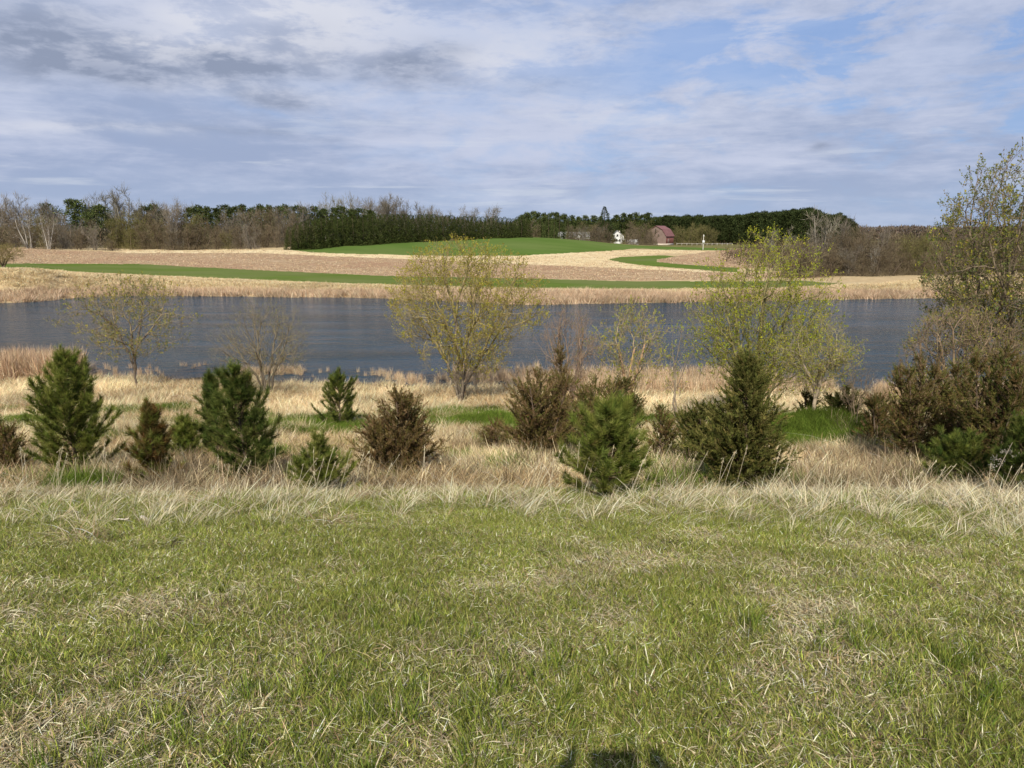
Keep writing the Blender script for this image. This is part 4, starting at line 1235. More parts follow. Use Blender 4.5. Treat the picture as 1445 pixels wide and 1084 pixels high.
def far_pine(seed, cols, wide=.28, crown0=.25, n_l=26):
    g = np.random.default_rng(seed)
    zs = np.linspace(-.02, .95, 7); sw = g.normal(0, .008, (7, 2))
    P = np.column_stack([sw, zs])
    V1 = prisms(P[:-1], P[1:], .018 * (1 - zs[:-1]) + .003, .018 * (1 - zs[1:]) + .003, (.14, .10, .07), 5)
    parts = []; P_ = []; N_ = []
    n_l = n_l * 2
    for i in range(n_l):
        f = crown0 + (.96 - crown0) * (i + g.random()) / n_l
        t = (f - crown0) / (.96 - crown0)
        prof = wide * (math.sin(math.pi * (t * .82 + .14)) ** .7)
        a = g.uniform(0, 6.28); r = prof * g.uniform(.1, .95)
        c_ = np.array([r * math.cos(a), r * math.sin(a), min(f, .93)])
        s_ = g.uniform(.06, .12) * (1 - .35 * t)
        m_ = 48
        q_ = unit(g.normal(0, 1, (m_, 3))) * np.array([1, 1, .8]) * s_ * g.uniform(.5, 1.1, (m_, 1))
        P_.append(c_ + q_); N_.append(q_ / s_ + np.array([0, 0, .5]) + g.normal(0, .3, (m_, 3)))
    P_ = np.concatenate(P_); N_ = np.concatenate(N_); n_ = len(P_)
    parts.append(cards(P_, N_, g.uniform(.03, .055, n_), g.uniform(.012, .024, n_), cols, None, .22, g))
    return mesh_from('far_trunk', *V1, M_farbark), mesh_from('far_crown', *cat(parts), M_far)


def far_fir(seed, cols, wide=.20, n_=2600, top=1.0, low=.0, sparse=0.0, droop=-.15, pw=.85):
    """dense evergreen clothed to the ground"""
    g = np.random.default_rng(seed)
    zs = np.linspace(-.02, .97, 6)
    P = np.column_stack([zs * 0, zs * 0, zs])
    V1 = prisms(P[:-1], P[1:], .016 * (1 - zs[:-1]) + .003, .016 * (1 - zs[1:]) + .002, (.12, .09, .06), 5)
    f = low + (1 - low) * g.uniform(0, 1, n_) ** 1.25
    a = g.uniform(0, 6.28, n_)
    lob = 1 + .22 * np.sin(a * 3 + f * 23 + seed) * np.sin(f * 40 + a * 2) + g.normal(0, .07, n_)
    r = wide * (1 - f) ** pw * lob * g.uniform(.55, 1.0, n_) + .006
    P = np.stack([r * np.cos(a), r * np.sin(a), f * .97], 1)
    D = np.stack([np.cos(a), np.sin(a), np.full(n_, droop)], 1) + g.normal(0, .35, (n_, 3)) + np.array([0, 0, .5]) * (f > .9)[:, None]
    L = g.uniform(.03, .065, n_) * (.5 + .5 * (1 - f)); W = g.uniform(.014, .028, n_) * (.5 + .5 * (1 - f))
    return mesh_from('far_trunk', *V1, M_farbark), mesh_from('far_crown', *cards(P, D, L, W, cols, None, .22, g), M_far)


TW_BROWN = [(.165, .130, .080), (.205, .165, .105), (.125, .10, .062)]
TW_GREY = [(.20, .175, .135), (.245, .215, .165), (.15, .13, .10)]
TW_OLIVE = [(.17, .15, .06), (.21, .18, .08), (.13, .115, .05)]
TW_PALE = [(.22, .20, .145), (.27, .245, .18), (.17, .155, .11)]
PN = [(.056, .075, .025), (.076, .098, .030), (.038, .052, .018), (.11, .125, .042)]
HEDGE = [(.044, .058, .017), (.060, .075, .023), (.082, .092, .028), (.030, .042, .013)]
SP = [(.042, .055, .020), (.055, .066, .026), (.03, .042, .016)]
KINDS_FAR = {
    'brown': [far_bare(100 + i, TW_BROWN, (.13, .10, .075), 2800, wide=.48, low=.3) for i in range(4)],
    'grey': [far_bare(110 + i, TW_GREY, (.18, .15, .12), 2600, wide=.40, low=.2) for i in range(4)],
    'olive': [far_bare(120 + i, TW_OLIVE, (.14, .11, .07), 2800, wide=.48, low=.25, leaves=[(.17, .17, .05), (.13, .14, .04)]) for i in range(3)],
    'pale': [far_bare(130 + i, TW_PALE, (.26, .235, .19), 1500, wide=.30, low=0) for i in range(3)],
    'birch': [far_bare(140 + i, TW_BROWN + TW_GREY[:1], (.40, .37, .32), 1300, birch=True, wide=.42, low=0) for i in range(2)],
    'pine': [far_pine(150 + i, PN) for i in range(5)],
    'oldpine': [far_pine(156 + i, PN, wide=.36, crown0=.35, n_l=34) for i in range(2)],
    'hedge': [far_fir(160 + i, HEDGE, wide=.30, n_=3400, pw=.42) for i in range(6)],
    'spruce': [far_fir(170 + i, SP, wide=.26, n_=3000, low=.05, pw=.85) for i in range(2)],
    'fir': [far_fir(175 + i, PN, wide=.3, n_=2400, low=.03, pw=.7) for i in range(3)],
    'planted': [far_pine(180 + i, [(.042, .056, .020), (.060, .076, .026), (.030, .042, .016)], wide=.22, crown0=.12, n_l=34) for i in range(4)],
}
NAMES = {'brown': ('bare_tree', 'tree'), 'grey': ('bare_tree', 'tree'), 'olive': ('budding_tree', 'tree'), 'pale': ('poplar_tree', 'tree'), 'birch': ('birch_tree', 'tree'), 'pine': ('pine_tree', 'pine'), 'oldpine': ('pine_tree', 'pine'),
         'hedge': ('evergreen_tree', 'evergreen'), 'spruce': ('spruce_tree', 'spruce'), 'fir': ('fir_tree', 'evergreen'), 'planted': ('pine_tree', 'pine')}
_first = {}
frg = random.Random(5)


def far_tree(kind, px, top, base=None, D=None, label='', group=None, w=1.0, v=None):
    if D is None: x, y, z_ = place(px, base)
    else: x, y, z_ = place_d(px, D, 345)
    h = (top_z(top, y) - z_) * 1.02
    v = frg.randrange(len(KINDS_FAR[kind])) if v is None else v
    key = (kind, v)
    rz = frg.uniform(0, 6.28); sc_ = (h * w, h * w, h)
    if key not in _first:
        nm, ct = NAMES[kind]
        r = thing(nm, label, ct, (x, y, z_ - .05), group, rz, sc_)
        a, b = KINDS_FAR[kind][v]
        obj('trunk', a, r); obj('crown', b, r, kind='stuff')
        _first[key] = r; return r
    return copy_thing(_first[key], (x, y, z_ - .05), rz, sc_, label, group)


# left woods, back row then front row
for px, top in ((5, 279), (27, 277), (52, 288), (78, 287), (66, 292), (222, 287), (248, 286), (255, 290), (430, 288), (15, 285)):
    far_tree('grey', px, top, D=268 + frg.uniform(-8, 8), label='bare grey crown showing above the brown thicket of the left woods', group='bare crowns behind the left thicket', w=.85)
far_tree('pale', 170, 268, D=262, label='tallest pale leafing poplar above the left woods', w=1.0, v=0)
far_tree('pale', 184, 277, D=264, label='shorter pale poplar just right of the tallest poplar in the left woods', v=1)
far_tree('pale', 150, 273, D=266, label='pale thin poplar just left of the tallest poplar in the left woods', v=2)
far_tree('pale', 135, 279, D=270, label='low pale poplar beside the dark round-topped pine in the left woods', v=0)
far_tree('oldpine', 110, 281, D=250, label='dark round-topped pine standing highest in the left woods', w=1.1, v=0)
far_tree('oldpine', 143, 289, D=246, label='dark pine between the round-topped pine and the tall pale poplars', w=1.1, v=1)
for px, top in ((72, 287), (128, 296), (155, 300), (200, 297), (212, 291), (221, 288), (233, 296), (272, 292), (284, 290), (295, 292), (308, 293), (321, 289), (334, 291), (347, 289), (358, 294), (369, 289), (382, 290), (394, 291), (405, 289), (418, 290), (431, 292), (446, 291), (458, 294), (486, 291), (474, 293), (498, 295), (508, 294), (523, 296)):
    far_tree('pine', px, top, D=275 + frg.uniform(-10, 14), label='dark pine crown on the skyline %s' % ('left of the tall pale poplars' if px < 140 else 'between the tall poplars and the woods gap' if px < 250 else 'right of the gap in the left woods' if px < 415 else 'above the evergreen row'), group='pines along the skyline of the left woods', w=1.25)
for px, top, k_ in ((6, 320, 'brown'), (26, 300, 'brown'), (-14, 312, 'brown'), (60, 299, 'olive'), (84, 303, 'grey'), (100, 308, 'grey'), (118, 311, 'brown'), (134, 318, 'grey'), (92, 320, 'grey'), (112, 324, 'brown'), (72, 318, 'brown'), (45, 322, 'brown'), (20, 328, 'grey'), (178, 305, 'olive'), (163, 309, 'olive'), (196, 301, 'olive'), (213, 303, 'olive'), (228, 300, 'brown'), (243, 318, 'brown'), (205, 318, 'brown'), (185, 322, 'olive'),
                    (256, 297, 'brown'), (272, 301, 'olive'), (286, 305, 'brown'), (312, 304, 'brown'), (328, 300, 'grey'), (345, 297, 'grey'), (362, 296, 'brown'), (380, 294, 'brown'), (397, 297, 'grey'), (412, 300, 'brown'), (338, 318, 'brown'), (356, 316, 'grey'), (375, 318, 'brown'), (392, 316, 'brown'), (322, 325, 'olive'), (305, 322, 'brown'), (268, 318, 'brown'), (282, 322, 'brown')):
    dk = {'brown': 'brown bare', 'grey': 'grey bare', 'olive': 'olive budding'}[k_]
    far_tree(k_, px, top, D=(222 if top < 312 else 214) + frg.uniform(-5, 5), label='%s%s tree, left woods, %s' % ('low ' if top > 315 else 'tall ', dk, 'around the white-limbed birches' if px < 80 else 'between the birches and the tall pale poplars' if px < 160 else 'just left of the gap in the woods' if px < 250 else 'just right of the gap in the woods' if px < 315 else 'next to the evergreen row'), group='%s trees of the left thicket' % dk, w=frg.uniform(.75, .95))
far_tree('birch', 42, 291, D=211, label='white-limbed birch spreading in the left woods', v=0, w=.75)
far_tree('birch', 68, 301, D=209, label='smaller white-limbed birch right of the spreading birch', v=1, w=.55)
far_tree('brown', 158, 336, base=354, label='low grey-brown bush at the near edge of the left woods by the plowed field', w=1.5, v=1)
far_tree('grey', 247, 285, D=212, label='tall leaning pale-trunked bare tree right of the gap in the left woods', w=.5, v=2)
far_tree('brown', 268, 322, base=353, label='dark dense bush right of the gap in the left woods', w=1.3, v=2)

# clipped evergreen row beside the hill field
nh = 50
for i in range(nh):
    t = i / (nh - 1)
    px = 410 + (742 - 410) * t ** .88
    D = 203 + 92 * t ** 1.05
    top = np.interp(px, [410, 440, 500, 580, 660, 742], [318, 309, 305, 302, 305, 307]) + frg.uniform(-1.6, 1.6)
    far_tree('hedge', px, top, D=D + frg.uniform(-2, 2), label='dark evergreen %s long row behind the hill field' % ('at the tall left end of the' if px < 450 else 'in the left half of the' if px < 600 else 'in the low right half of the'), group='evergreens of the long row behind the hill field', w=1.0 * frg.uniform(.9, 1.15))
for px, top, k_ in ((472, 277, 'pale'), (480, 283, 'pale'), (497, 277, 'pale'), (462, 286, 'pale')):
    far_tree(k_, px, top, D=302 + frg.uniform(-5, 5), label='pale bare poplar rising behind the left part of the evergreen row', group='pale poplars behind the evergreen row', w=.8)
for px, top in ((520, 281), (533, 279), (546, 277), (558, 280), (568, 287), (527, 288), (540, 285), (594, 289), (603, 292), (552, 288), (614, 297), (655, 293), (667, 296), (691, 292), (698, 297), (512, 288), (580, 296), (630, 300)):
    far_tree('grey', px, top, D=316 + frg.uniform(-8, 8), label='bare greyish crown showing above the evergreen row', group='bare crowns above the evergreen row', w=.75)

# trees of the farmstead
far_tree('spruce', 852, 291, D=385, label='tall thin spruce in front of the white farmhouse', w=1.35, v=0)
for px, top, D, w_ in ((774, 304, 385, 1.1), (789, 303, 392, 1.1), (762, 306, 400, 1.0), (801, 306, 398, 1.0), (782, 309, 375, 1.0)):
    far_tree('fir', px, top, D=D, label='broad dark conifer in the clump left of the white farmhouse', group='conifer clump left of the farmhouse', w=w_)
for px, top in ((738, 303), (744, 300), (752, 298), (759, 300), (768, 301), (777, 300), (786, 300), (796, 302), (806, 304), (815, 306), (826, 304), (836, 304), (846, 306), (868, 303), (878, 301), (887, 302), (895, 300), (903, 303), (914, 300), (922, 306)):
    far_tree('pine', px, top, D=500 + frg.uniform(-12, 12), label='dark pine on the skyline behind the farmstead', group='pines on the skyline behind the farmstead', w=1.2)
for px, top, k_, D in ((750, 311, 'brown', 380), (806, 318, 'brown', 372), (818, 315, 'brown', 380), (829, 314, 'olive', 386), (838, 317, 'brown', 376), (846, 320, 'grey', 372), (860, 316, 'brown', 384), (888, 318, 'brown', 382), (897, 313, 'brown', 392), (907, 313, 'olive', 398), (915, 316, 'brown', 392), (892, 326, 'brown', 370), (903, 327, 'brown', 372), (880, 330, 'olive', 372), (912, 330, 'brown', 378), (756, 322, 'olive', 380), (812, 322, 'brown', 388), (824, 321, 'grey', 368), (833, 320, 'brown', 366), (842, 314, 'brown', 370), (850, 322, 'brown', 368), (857, 324, 'brown', 366), (864, 330, 'olive', 368), (884, 328, 'brown', 380), (919, 326, 'brown', 388), (800, 326, 'olive', 382)):
    far_tree(k_, px, top, D=D, label='brownish yard tree round the farmhouse and barn', group='brownish yard trees of the farmstead', w=.85)
far_tree('fir', 926, 337, D=392, label='tiny dark evergreen at the barn\'s corner', w=.9, v=1)
# the pine plantation right of the barn
for row, (D0, dx, dt) in enumerate(((455, 6.2, 3.0), (490, 6.6, .0), (470, 7.4, 1.6))):
    px = 928 + row * 2.3
    while px < 1206:
        top = np.interp(px, [925, 960, 1010, 1040, 1062, 1090, 1112, 1128, 1138, 1150, 1165, 1182, 1200, 1210], [305, 304, 304, 303, 299, 299, 296, 294, 293, 297, 303, 301, 311, 315]) + dt + frg.uniform(-1.2, 1.2)
        far_tree('planted', px, top, D=D0 + frg.uniform(-6, 6), label='tall dark pine in the dense plantation right of the barn', group='pines of the plantation right of the barn', w=1.1)
        px += dx * frg.uniform(.85, 1.15)
for px, top in ((958, 319), (968, 317), (978, 316), (988, 318), (998, 319), (950, 326), (1006, 324)):
    far_tree('olive', px, top, D=425 + frg.uniform(-5, 5), label='lighter rounded tree along the foot of the plantation', group='lighter trees along the foot of the plantation', w=.95)

# thicket along the right shore
far_tree('pale', 1158, 299, D=134, label='tall pale grey tree standing out of the right thicket below the dark pines', v=1, w=1.15)
far_tree('pale', 1096, 323, D=150, label='small white-stemmed tree behind the tip of the tall yellow-green willow', v=2, w=1.0)
far_tree('grey', 1172, 308, D=131, label='grey twiggy tree right of the tall pale tree in the right thicket', v=3, w=.8)
far_tree('birch', 1236, 344, D=121, label='thin white trunk at the front of the right thicket', v=1, w=.35)
for px, top, k_ in ((1118, 352, 'brown'), (1128, 342, 'brown'), (1140, 338, 'grey'), (1148, 345, 'brown'), (1186, 326, 'brown'), (1198, 323, 'brown'), (1210, 321, 'brown'), (1222, 324, 'brown'), (1233, 322, 'grey'), (1246, 327, 'brown'), (1258, 330, 'brown'), (1270, 332, 'brown'), (1281, 336, 'olive'), (1293, 333, 'olive'), (1305, 330, 'olive'), (1318, 332, 'olive'), (1332, 335, 'brown'), (1346, 330, 'brown'), (1362, 332, 'brown'), (1378, 330, 'brown'), (1394, 333, 'brown'), (1410, 330, 'brown'), (1428, 330, 'brown'), (1446, 331, 'brown'), (1470, 328, 'brown'), (1500, 328, 'brown'),
                    (1165, 345, 'brown'), (1178, 350, 'brown'), (1204, 348, 'grey'), (1240, 352, 'brown'), (1262, 355, 'brown'), (1288, 358, 'brown'), (1310, 356, 'brown'), (1340, 358, 'brown'), (1220, 356, 'brown'), (1192, 362, 'brown')):
    dk = {'brown': 'brown bare', 'grey': 'grey bare', 'olive': 'olive budding'}[k_]
    far_tree(k_, px, top, D=(128 if top < 340 else 122) + frg.uniform(-3, 3), label='%s%s willow of the right thicket, %s' % ('low ' if top >= 340 else 'tall ', dk, 'left of or under the tall pale tree' if px < 1180 else 'below the end of the dark plantation' if px < 1225 else 'between the plantation and the big budding tree' if px < 1325 else 'seen through the big budding tree'), group='%s willows of the right thicket' % dk, w=frg.uniform(.72, .9) if top < 340 else 1.1)


# far woods that read as one mass
def wood_mass(name, pts, D, cols, hgt, n_, seed, w_=(.5, 1.2)):
    g = np.random.default_rng(seed)
    px = g.uniform(pts[0][0], pts[-1][0], n_)
    top = np.interp(px, [p[0] for p in pts], [p[1] for p in pts])
    x = u_to_x(px, 330) * D; y = D + g.uniform(0, 45, n_)
    zg = H(x, y); zt = EYE - slope_at(top) * D
    f = g.uniform(0, 1, n_) ** .7
    lump = 1 - .34 * vnoise(x, y * 0, D * .014, 2, seed)
    z_ = zg + (zt - zg) * f * lump
    P = np.column_stack([x, y, z_])
    Dd = g.normal(0, .5, (n_, 3)) + np.array([0, 0, .8])
    V, F, C = cards(P, Dd, g.uniform(1.0, 2.6, n_), g.uniform(*w_, n_), cols, None, .2, g)
    return obj(name, mesh_from(name, V, F, C, M_far), kind='stuff')


wood_mass('far_woods', [(1195, 312), (1215, 317), (1240, 319), (1265, 317), (1300, 319), (1340, 318), (1400, 319), (1600, 316)], 560, [(.14, .105, .08), (.17, .13, .10), (.11, .09, .07)], 14, 16000, 1)
wood_mass('left_woods_undergrowth', [(-500, 318), (0, 318), (60, 322), (200, 318), (236, 322), (262, 320), (420, 318)], 236, [(.12, .098, .062), (.155, .125, .08), (.09, .08, .045)], 10, 26000, 2, (.12, .3))
wood_mass('undergrowth_behind_row', [(430, 306), (560, 300), (740, 312)], 330, [(.11, .09, .07), (.03, .045, .018)], 10, 9000, 3, (.3, .7))
wood_mass('woods_behind_farm', [(725, 306), (800, 306), (930, 308), (1100, 306), (1200, 318)], 520, [(.022, .036, .013), (.03, .05, .018)], 10, 26000, 4, (.6, 1.2))
wood_mass('right_thicket_undergrowth', [(1112, 362), (1180, 345), (1260, 345), (1700, 345)], 134, [(.11, .08, .055), (.14, .10, .07), (.08, .065, .04)], 10, 16000, 5, (.06, .14))

# ------------------------------------------------------------------ farm buildings
def flat_mat(name, c1, c2, scale=1.0, stretch=(1, 1, 1), rough=.8, lo=.35, hi=.65):
    m_ = bpy.data.materials.new(name); m_.use_nodes = True
    n_ = NT(m_.node_tree); pb_ = n_.n['Principled BSDF']
    tc2 = n_.node('ShaderNodeTexCoord')
    f_ = n_.rng(n_.noise(n_.vmul(tc2.outputs['Object'], stretch), scale, 4, .65), lo, hi)
    n_.put(pb_.inputs['Base Color'], n_.mix(f_, c1, c2)); pb_.inputs['Roughness'].default_value = rough
    return m_


def boxes(lst):
    """lst of (cx,cy,cz,sx,sy,sz)"""
    V = []; F = []
    for i, (cx, cy, cz, sx_, sy_, sz_) in enumerate(lst):
        for k in range(8):
            V.append((cx + (sx_ / 2 if k & 1 else -sx_ / 2), cy + (sy_ / 2 if k & 2 else -sy_ / 2), cz + (sz_ / 2 if k & 4 else -sz_ / 2)))
        b = i * 8
        F += [(b, b + 2, b + 3, b + 1), (b + 4, b + 5, b + 7, b + 6), (b, b + 1, b + 5, b + 4), (b + 2, b + 6, b + 7, b + 3), (b, b + 4, b + 6, b + 2), (b + 1, b + 3, b + 7, b + 5)]
    return np.array(V), np.array(F)


def bx(name, lst, mat, parent):
    V, F = boxes(lst); return obj(name, mesh_from(name, V, F, None, mat), parent)


def poly_mesh(name, verts, faces, mat, parent):
    me = bpy.data.meshes.new(name); me.from_pydata(verts, [], faces); me.materials.append(mat); me.update()
    return obj(name, me, parent)


def prism_x(profile, x0, x1):
    """closed y-z profile extruded along x"""
    n_ = len(profile)
    V = [(x0, y, z_) for y, z_ in profile] + [(x1, y, z_) for y, z_ in profile]
    F = [tuple(range(n_))[::-1], tuple(range(n_, 2 * n_))] + [(i, (i + 1) % n_, n_ + (i + 1) % n_, n_ + i) for i in range(n_)]
    return V, F


M_barnred = flat_mat('weathered_red_boards', (.22, .075, .06), (.31, .12, .10), 1.5, (6, 6, .4))
M_barngrey = flat_mat('grey_bare_boards', (.17, .11, .09), (.27, .20, .165), 1.5, (6, 6, .4))
M_barnroof = flat_mat('dull_red_roofing', (.17, .07, .065), (.24, .105, .095), .5)
M_white = flat_mat('white_siding', (.62, .62, .60), (.72, .72, .70), 1.0)
M_roofgrey = flat_mat('grey_shingles', (.20, .20, .20), (.28, .27, .26), 1.2)
M_dark = flat_mat('dark_opening', (.02, .02, .02), (.035, .035, .035))
M_stone = flat_mat('pale_foundation', (.50, .42, .34), (.62, .54, .45), 1.0)
M_tin = flat_mat('weathered_tin', (.45, .45, .44), (.58, .57, .55), .8)
M_pole = flat_mat('pale_wooden_pole', (.50, .46, .40), (.62, .58, .50), 1.0)

# barn: gable faces the camera, ridge runs back and to the right
bxp, byp, bzp = place_d(925, 402, 345)
barn = thing('gambrel_barn', 'old weathered red gambrel-roofed barn standing in front of the pine plantation', 'barn', (bxp, byp, bzp - .2), None, R(-30))
W_, L_, E_ = 5.4, 13.0, 5.0
prof = [(-W_, 0), (-W_, E_), (-W_ * .62, E_ + 3.0), (0, E_ + 4.8), (W_ * .62, E_ + 3.0), (W_, E_), (W_, 0)]
# local frame: gable in the x-z plane at y = 0, depth along +y
def gable(y0, y1, pr): return [(x, y0, z_) for x, z_ in pr] + [(x, y1, z_) for x, z_ in pr]
n_ = len(prof)
ringf = lambda n_: [tuple(range(n_)), tuple(range(n_, 2 * n_))[::-1]] + [(i, n_ + i, n_ + (i + 1) % n_, (i + 1) % n_) for i in range(n_)]
# plank walls: the gable end board by board with thin gaps
gy = 0.0
boards = []
xb = -W_
def gtop(x):
    return float(np.interp(abs(x), [0, W_ * .62, W_], [E_ + 4.8, E_ + 3.0, E_])) - .05
while xb < W_ - .1:
    w_b = .46
    c0 = xb + w_b / 2
    jit_ = frg.uniform(-.02, .02)
    V = [(xb + .015, jit_, .9), (xb + w_b - .015, jit_, .9), (xb + w_b - .015, jit_, gtop(xb + w_b)), (xb + .015, jit_, gtop(xb)), (xb + .015, jit_ + .08, .9), (xb + w_b - .015, jit_ + .08, .9), (xb + w_b - .015, jit_ + .08, gtop(xb + w_b)), (xb + .015, jit_ + .08, gtop(xb))]
    F = [(0, 1, 2, 3), (5, 4, 7, 6), (0, 4, 5, 1), (1, 5, 6, 2), (2, 6, 7, 3), (3, 7, 4, 0)]
    me = bpy.data.meshes.new('plank'); me.from_pydata(V, [], F); me.materials.append(M_barngrey)
    pk = obj('plank', me, barn)
    xb += w_b
poly_mesh('wall', gable(.16, L_, [(x * .99, z_ if z_ == 0 else z_ - .12) for x, z_ in prof]), ringf(n_), M_barnred, barn)
for sy_ in range(0, 22):
    bx('plank', [(W_ + .05, .35 + sy_ * .585, 2.95, .08, .55, 4.1)], M_barnred, barn)
bx('foundation', [(0, -.1, .45, 2 * W_ + .3, .3, .9), (W_ + .1, L_ / 2, .45, .3, L_, .9)], M_stone, barn)
rp = [(-W_ - .5, E_ - .45), (-W_ * .64, E_ + 3.12), (0, E_ + 4.98), (W_ * .64, E_ + 3.12), (W_ + .5, E_ - .45)]
for a, b in zip(rp[:-1], rp[1:]):
    V = [(a[0], -.5, a[1]), (b[0], -.5, b[1]), (b[0], L_ + .5, b[1]), (a[0], L_ + .5, a[1]), (a[0], -.5, a[1] + .16), (b[0], -.5, b[1] + .16), (b[0], L_ + .5, b[1] + .16), (a[0], L_ + .5, a[1] + .16)]
    poly_mesh('roof', V, [(3, 2, 1, 0), (4, 5, 6, 7), (0, 1, 5, 4), (1, 2, 6, 5), (2, 3, 7, 6), (3, 0, 4, 7)], M_barnroof, barn)
bx('hay_door', [(-.2, -.06, 7.2, .55, .08, 2.6)], M_dark, barn)
bx('window', [(1.6, -.06, 5.2, .35, .08, 1.0)], M_dark, barn)
bx('window', [(-2.2, -.06, 5.0, .35, .08, 1.0)], M_dark, barn)
bx('door', [(W_ + .12, 4.5, 2.1, .08, 2.4, 2.4)], M_barngrey, barn)


def house(label, px, D, half_w, depth, eave, ridge, rz, roofmat, name='farmhouse', cat_='house', base_py=343, gable_front=True, wins=()):
    x, y, z_ = place_d(px, D, base_py)
    h_ = thing(name, label, cat_, (x, y, z_ - .2), None, R(rz))
    pr = [(-half_w, 0), (-half_w, eave), (0, ridge), (half_w, eave), (half_w, 0)]
    poly_mesh('wall', gable(0, depth, pr), [tuple(range(5)), tuple(range(5, 10))[::-1]] + [(i, 5 + i, 5 + (i + 1) % 5, (i + 1) % 5) for i in range(5)], M_white, h_)
    k = (ridge - eave) / half_w
    for s in (-1, 1):
        a = (s * (half_w + .45), eave - .45 * k + .04); b = (0, ridge + .04)
        V = [(a[0], -.45, a[1]), (b[0], -.45, b[1]), (b[0], depth + .45, b[1]), (a[0], depth + .45, a[1]), (a[0], -.45, a[1] + .2), (b[0], -.45, b[1] + .2), (b[0], depth + .45, b[1] + .2), (a[0], depth + .45, a[1] + .2)]
        poly_mesh('roof', V, [(3, 2, 1, 0), (4, 5, 6, 7), (0, 1, 5, 4), (1, 2, 6, 5), (2, 3, 7, 6), (3, 0, 4, 7)], roofmat, h_)
    for cx, cz, w_, hh in wins:
        f_ = bx('window', [(cx, -.04, cz, w_ + .24, .08, hh + .24)], M_white, h_)
        bx('pane', [(cx, -.10, cz, w_, .06, hh)], M_dark, f_)
    return h_


house('white farmhouse with its gable turned to the pond and a low white porch', 871, 405, 3.4, 9, 4.2, 6.9, -6, M_roofgrey, wins=((-1.4, 2.0, .9, 1.3), (1.4, 2.0, .9, 1.3), (0, 4.6, .8, 1.0)))
hw = bpy.data.objects['farmhouse']
bx('porch', [(2.9, -.9, 1.3, 2.4, 1.4, 2.6), (-1.6, -.6, .5, 3.4, .9, 1.0)], M_white, hw)
bx('chimney', [(1.2, 6.0, 6.3, .6, .6, 1.2)], M_stone, hw)
w2 = house('long grey-roofed white wing seen between bare trees left of the spruce', 846, 412, 3.0, 22, 3.6, 5.8, 82, M_roofgrey, name='farm_wing', cat_='house')
for k_ in range(5):
    f_ = bx('window', [(3.04, 3 + k_ * 4, 1.9, .08, 1.1, 1.4)], M_dark, w2)
for k_ in range(5):
    f_ = bx('window', [(-3.04, 3 + k_ * 4, 1.9, .08, 1.1, 1.4)], M_dark, w2)
house('small white outbuilding half hidden by bare yard trees', 816, 398, 2.2, 5, 2.4, 4.0, 20, M_roofgrey, name='outbuilding', cat_='shed', wins=((0, 1.4, .8, .9),))
house('low tin-roofed shed among the brown bushes left of the barn', 899, 380, 1.9, 5, .9, 2.6, 60, M_tin, name='tin_shed', cat_='shed')

# service pole in the open right of the barn
x, y, z_ = place(992, 352.5)
pole = thing('service_pole', 'short pale pole with white meter box standing alone right of the barn', 'pole', (x, y, z_ - .1))
V, F, C = prisms([(0, 0, -.2)], [(0, 0, 5.6)], [.16], [.12], (.5, .46, .4), 10)
obj('post', mesh_from('post', V, F, C, M_pole), pole)
bx('meter_box', [(0, -.25, 2.9, .8, .3, 1.0)], M_white, pole)
bx('cap', [(.05, 0, 5.0, .4, .3, .35)], M_white, pole)
# yard fence
x0, y0, _ = place(955, 346.5)
fence = thing('yard_fence', 'low pale post-and-rail fence in the yard right of the barn', 'fence', (x0, y0, 0))
for i in range(12):
    fx = i * 2.6; zz = float(H(x0 + fx, y0))
    bx('post', [(fx, 0, zz + .6, .16, .16, 1.3)], M_pole, fence)
    if i < 11:
        bx('rail', [(fx + 1.3, 0, zz + .95, 2.4, .08, .14)], M_pole, fence)

# ------------------------------------------------------------------ small things in the grass
M_stick = leaf_mat('weathered_wood', 0)


def stick(name, label, cat_, px, py, L, r, az_, up, seed, colr, kinks=6):
    g = np.random.default_rng(seed)
    x, y, z_ = place(px, py)
    root = thing(name, label, cat_, (x, y, z_))
    p = np.array([0, 0, r + .03]); P0 = []; P1 = []; R0 = []; R1 = []
    d = np.array([math.cos(az_), math.sin(az_), up])
    for i in range(kinks):
        d = norm3(d + g.normal(0, .12, 3)); q_ = p + d * L / kinks
        P0.append(p); P1.append(q_); R0.append(r * (1 - .5 * i / kinks)); R1.append(r * (1 - .5 * (i + 1) / kinks)); p = q_
    obj('wood', mesh_from('wood', *prisms(P0, P1, R0, R1, colr, 6, .08), M_stick, True), root)
    return root


stick('dead_branch', 'bleached stub of dead wood lying at the lawn edge by the left pines', 'branch', 200, 738, .16, .022, -.5, .05, 3, (.72, .64, .52), 3)
stick('dead_branch', 'thin broken pale stick lying left of the bleached stub', 'branch', 155, 741, .22, .010, -.1, .05, 4, (.66, .58, .46), 4)


def fallen(label, px, py, n_, L, seed, ang, green=.3):
    """a sheaf of bent pale cattail leaves"""
    g = np.random.default_rng(seed)
    x, y, z_ = place(px, py)
    b = np.column_stack([g.normal(0, .35, n_), g.normal(0, .25, n_), np.full(n_, .0)])
    V, F, C = blades(n_, .3, (L * .6, L), (.010, .02), (.1, .5), (.3, 1.0), [(.62, .60, .42), (.50, .52, .34), (.70, .64, .46)], None, 4, ang, .1, b, g)
    o_ = obj('cattail_leaves', mesh_from('cattail_leaves', V, F, C, M_stick), None, (x, y, z_), kind='stuff')
    return o_


fallen('a', 255, 566, 16, 1.5, 1, (.7, -.1))
fallen('b', 300, 575, 18, 1.4, 2, (-.6, -.1))
fallen('c', 620, 582, 14, 1.5, 3, (.7, .1))
fallen('d', 1170, 660, 5, 1.3, 4, (.2, -.1))
fallen('e', 680, 585, 8, 1.6, 5, (.5, -.2))


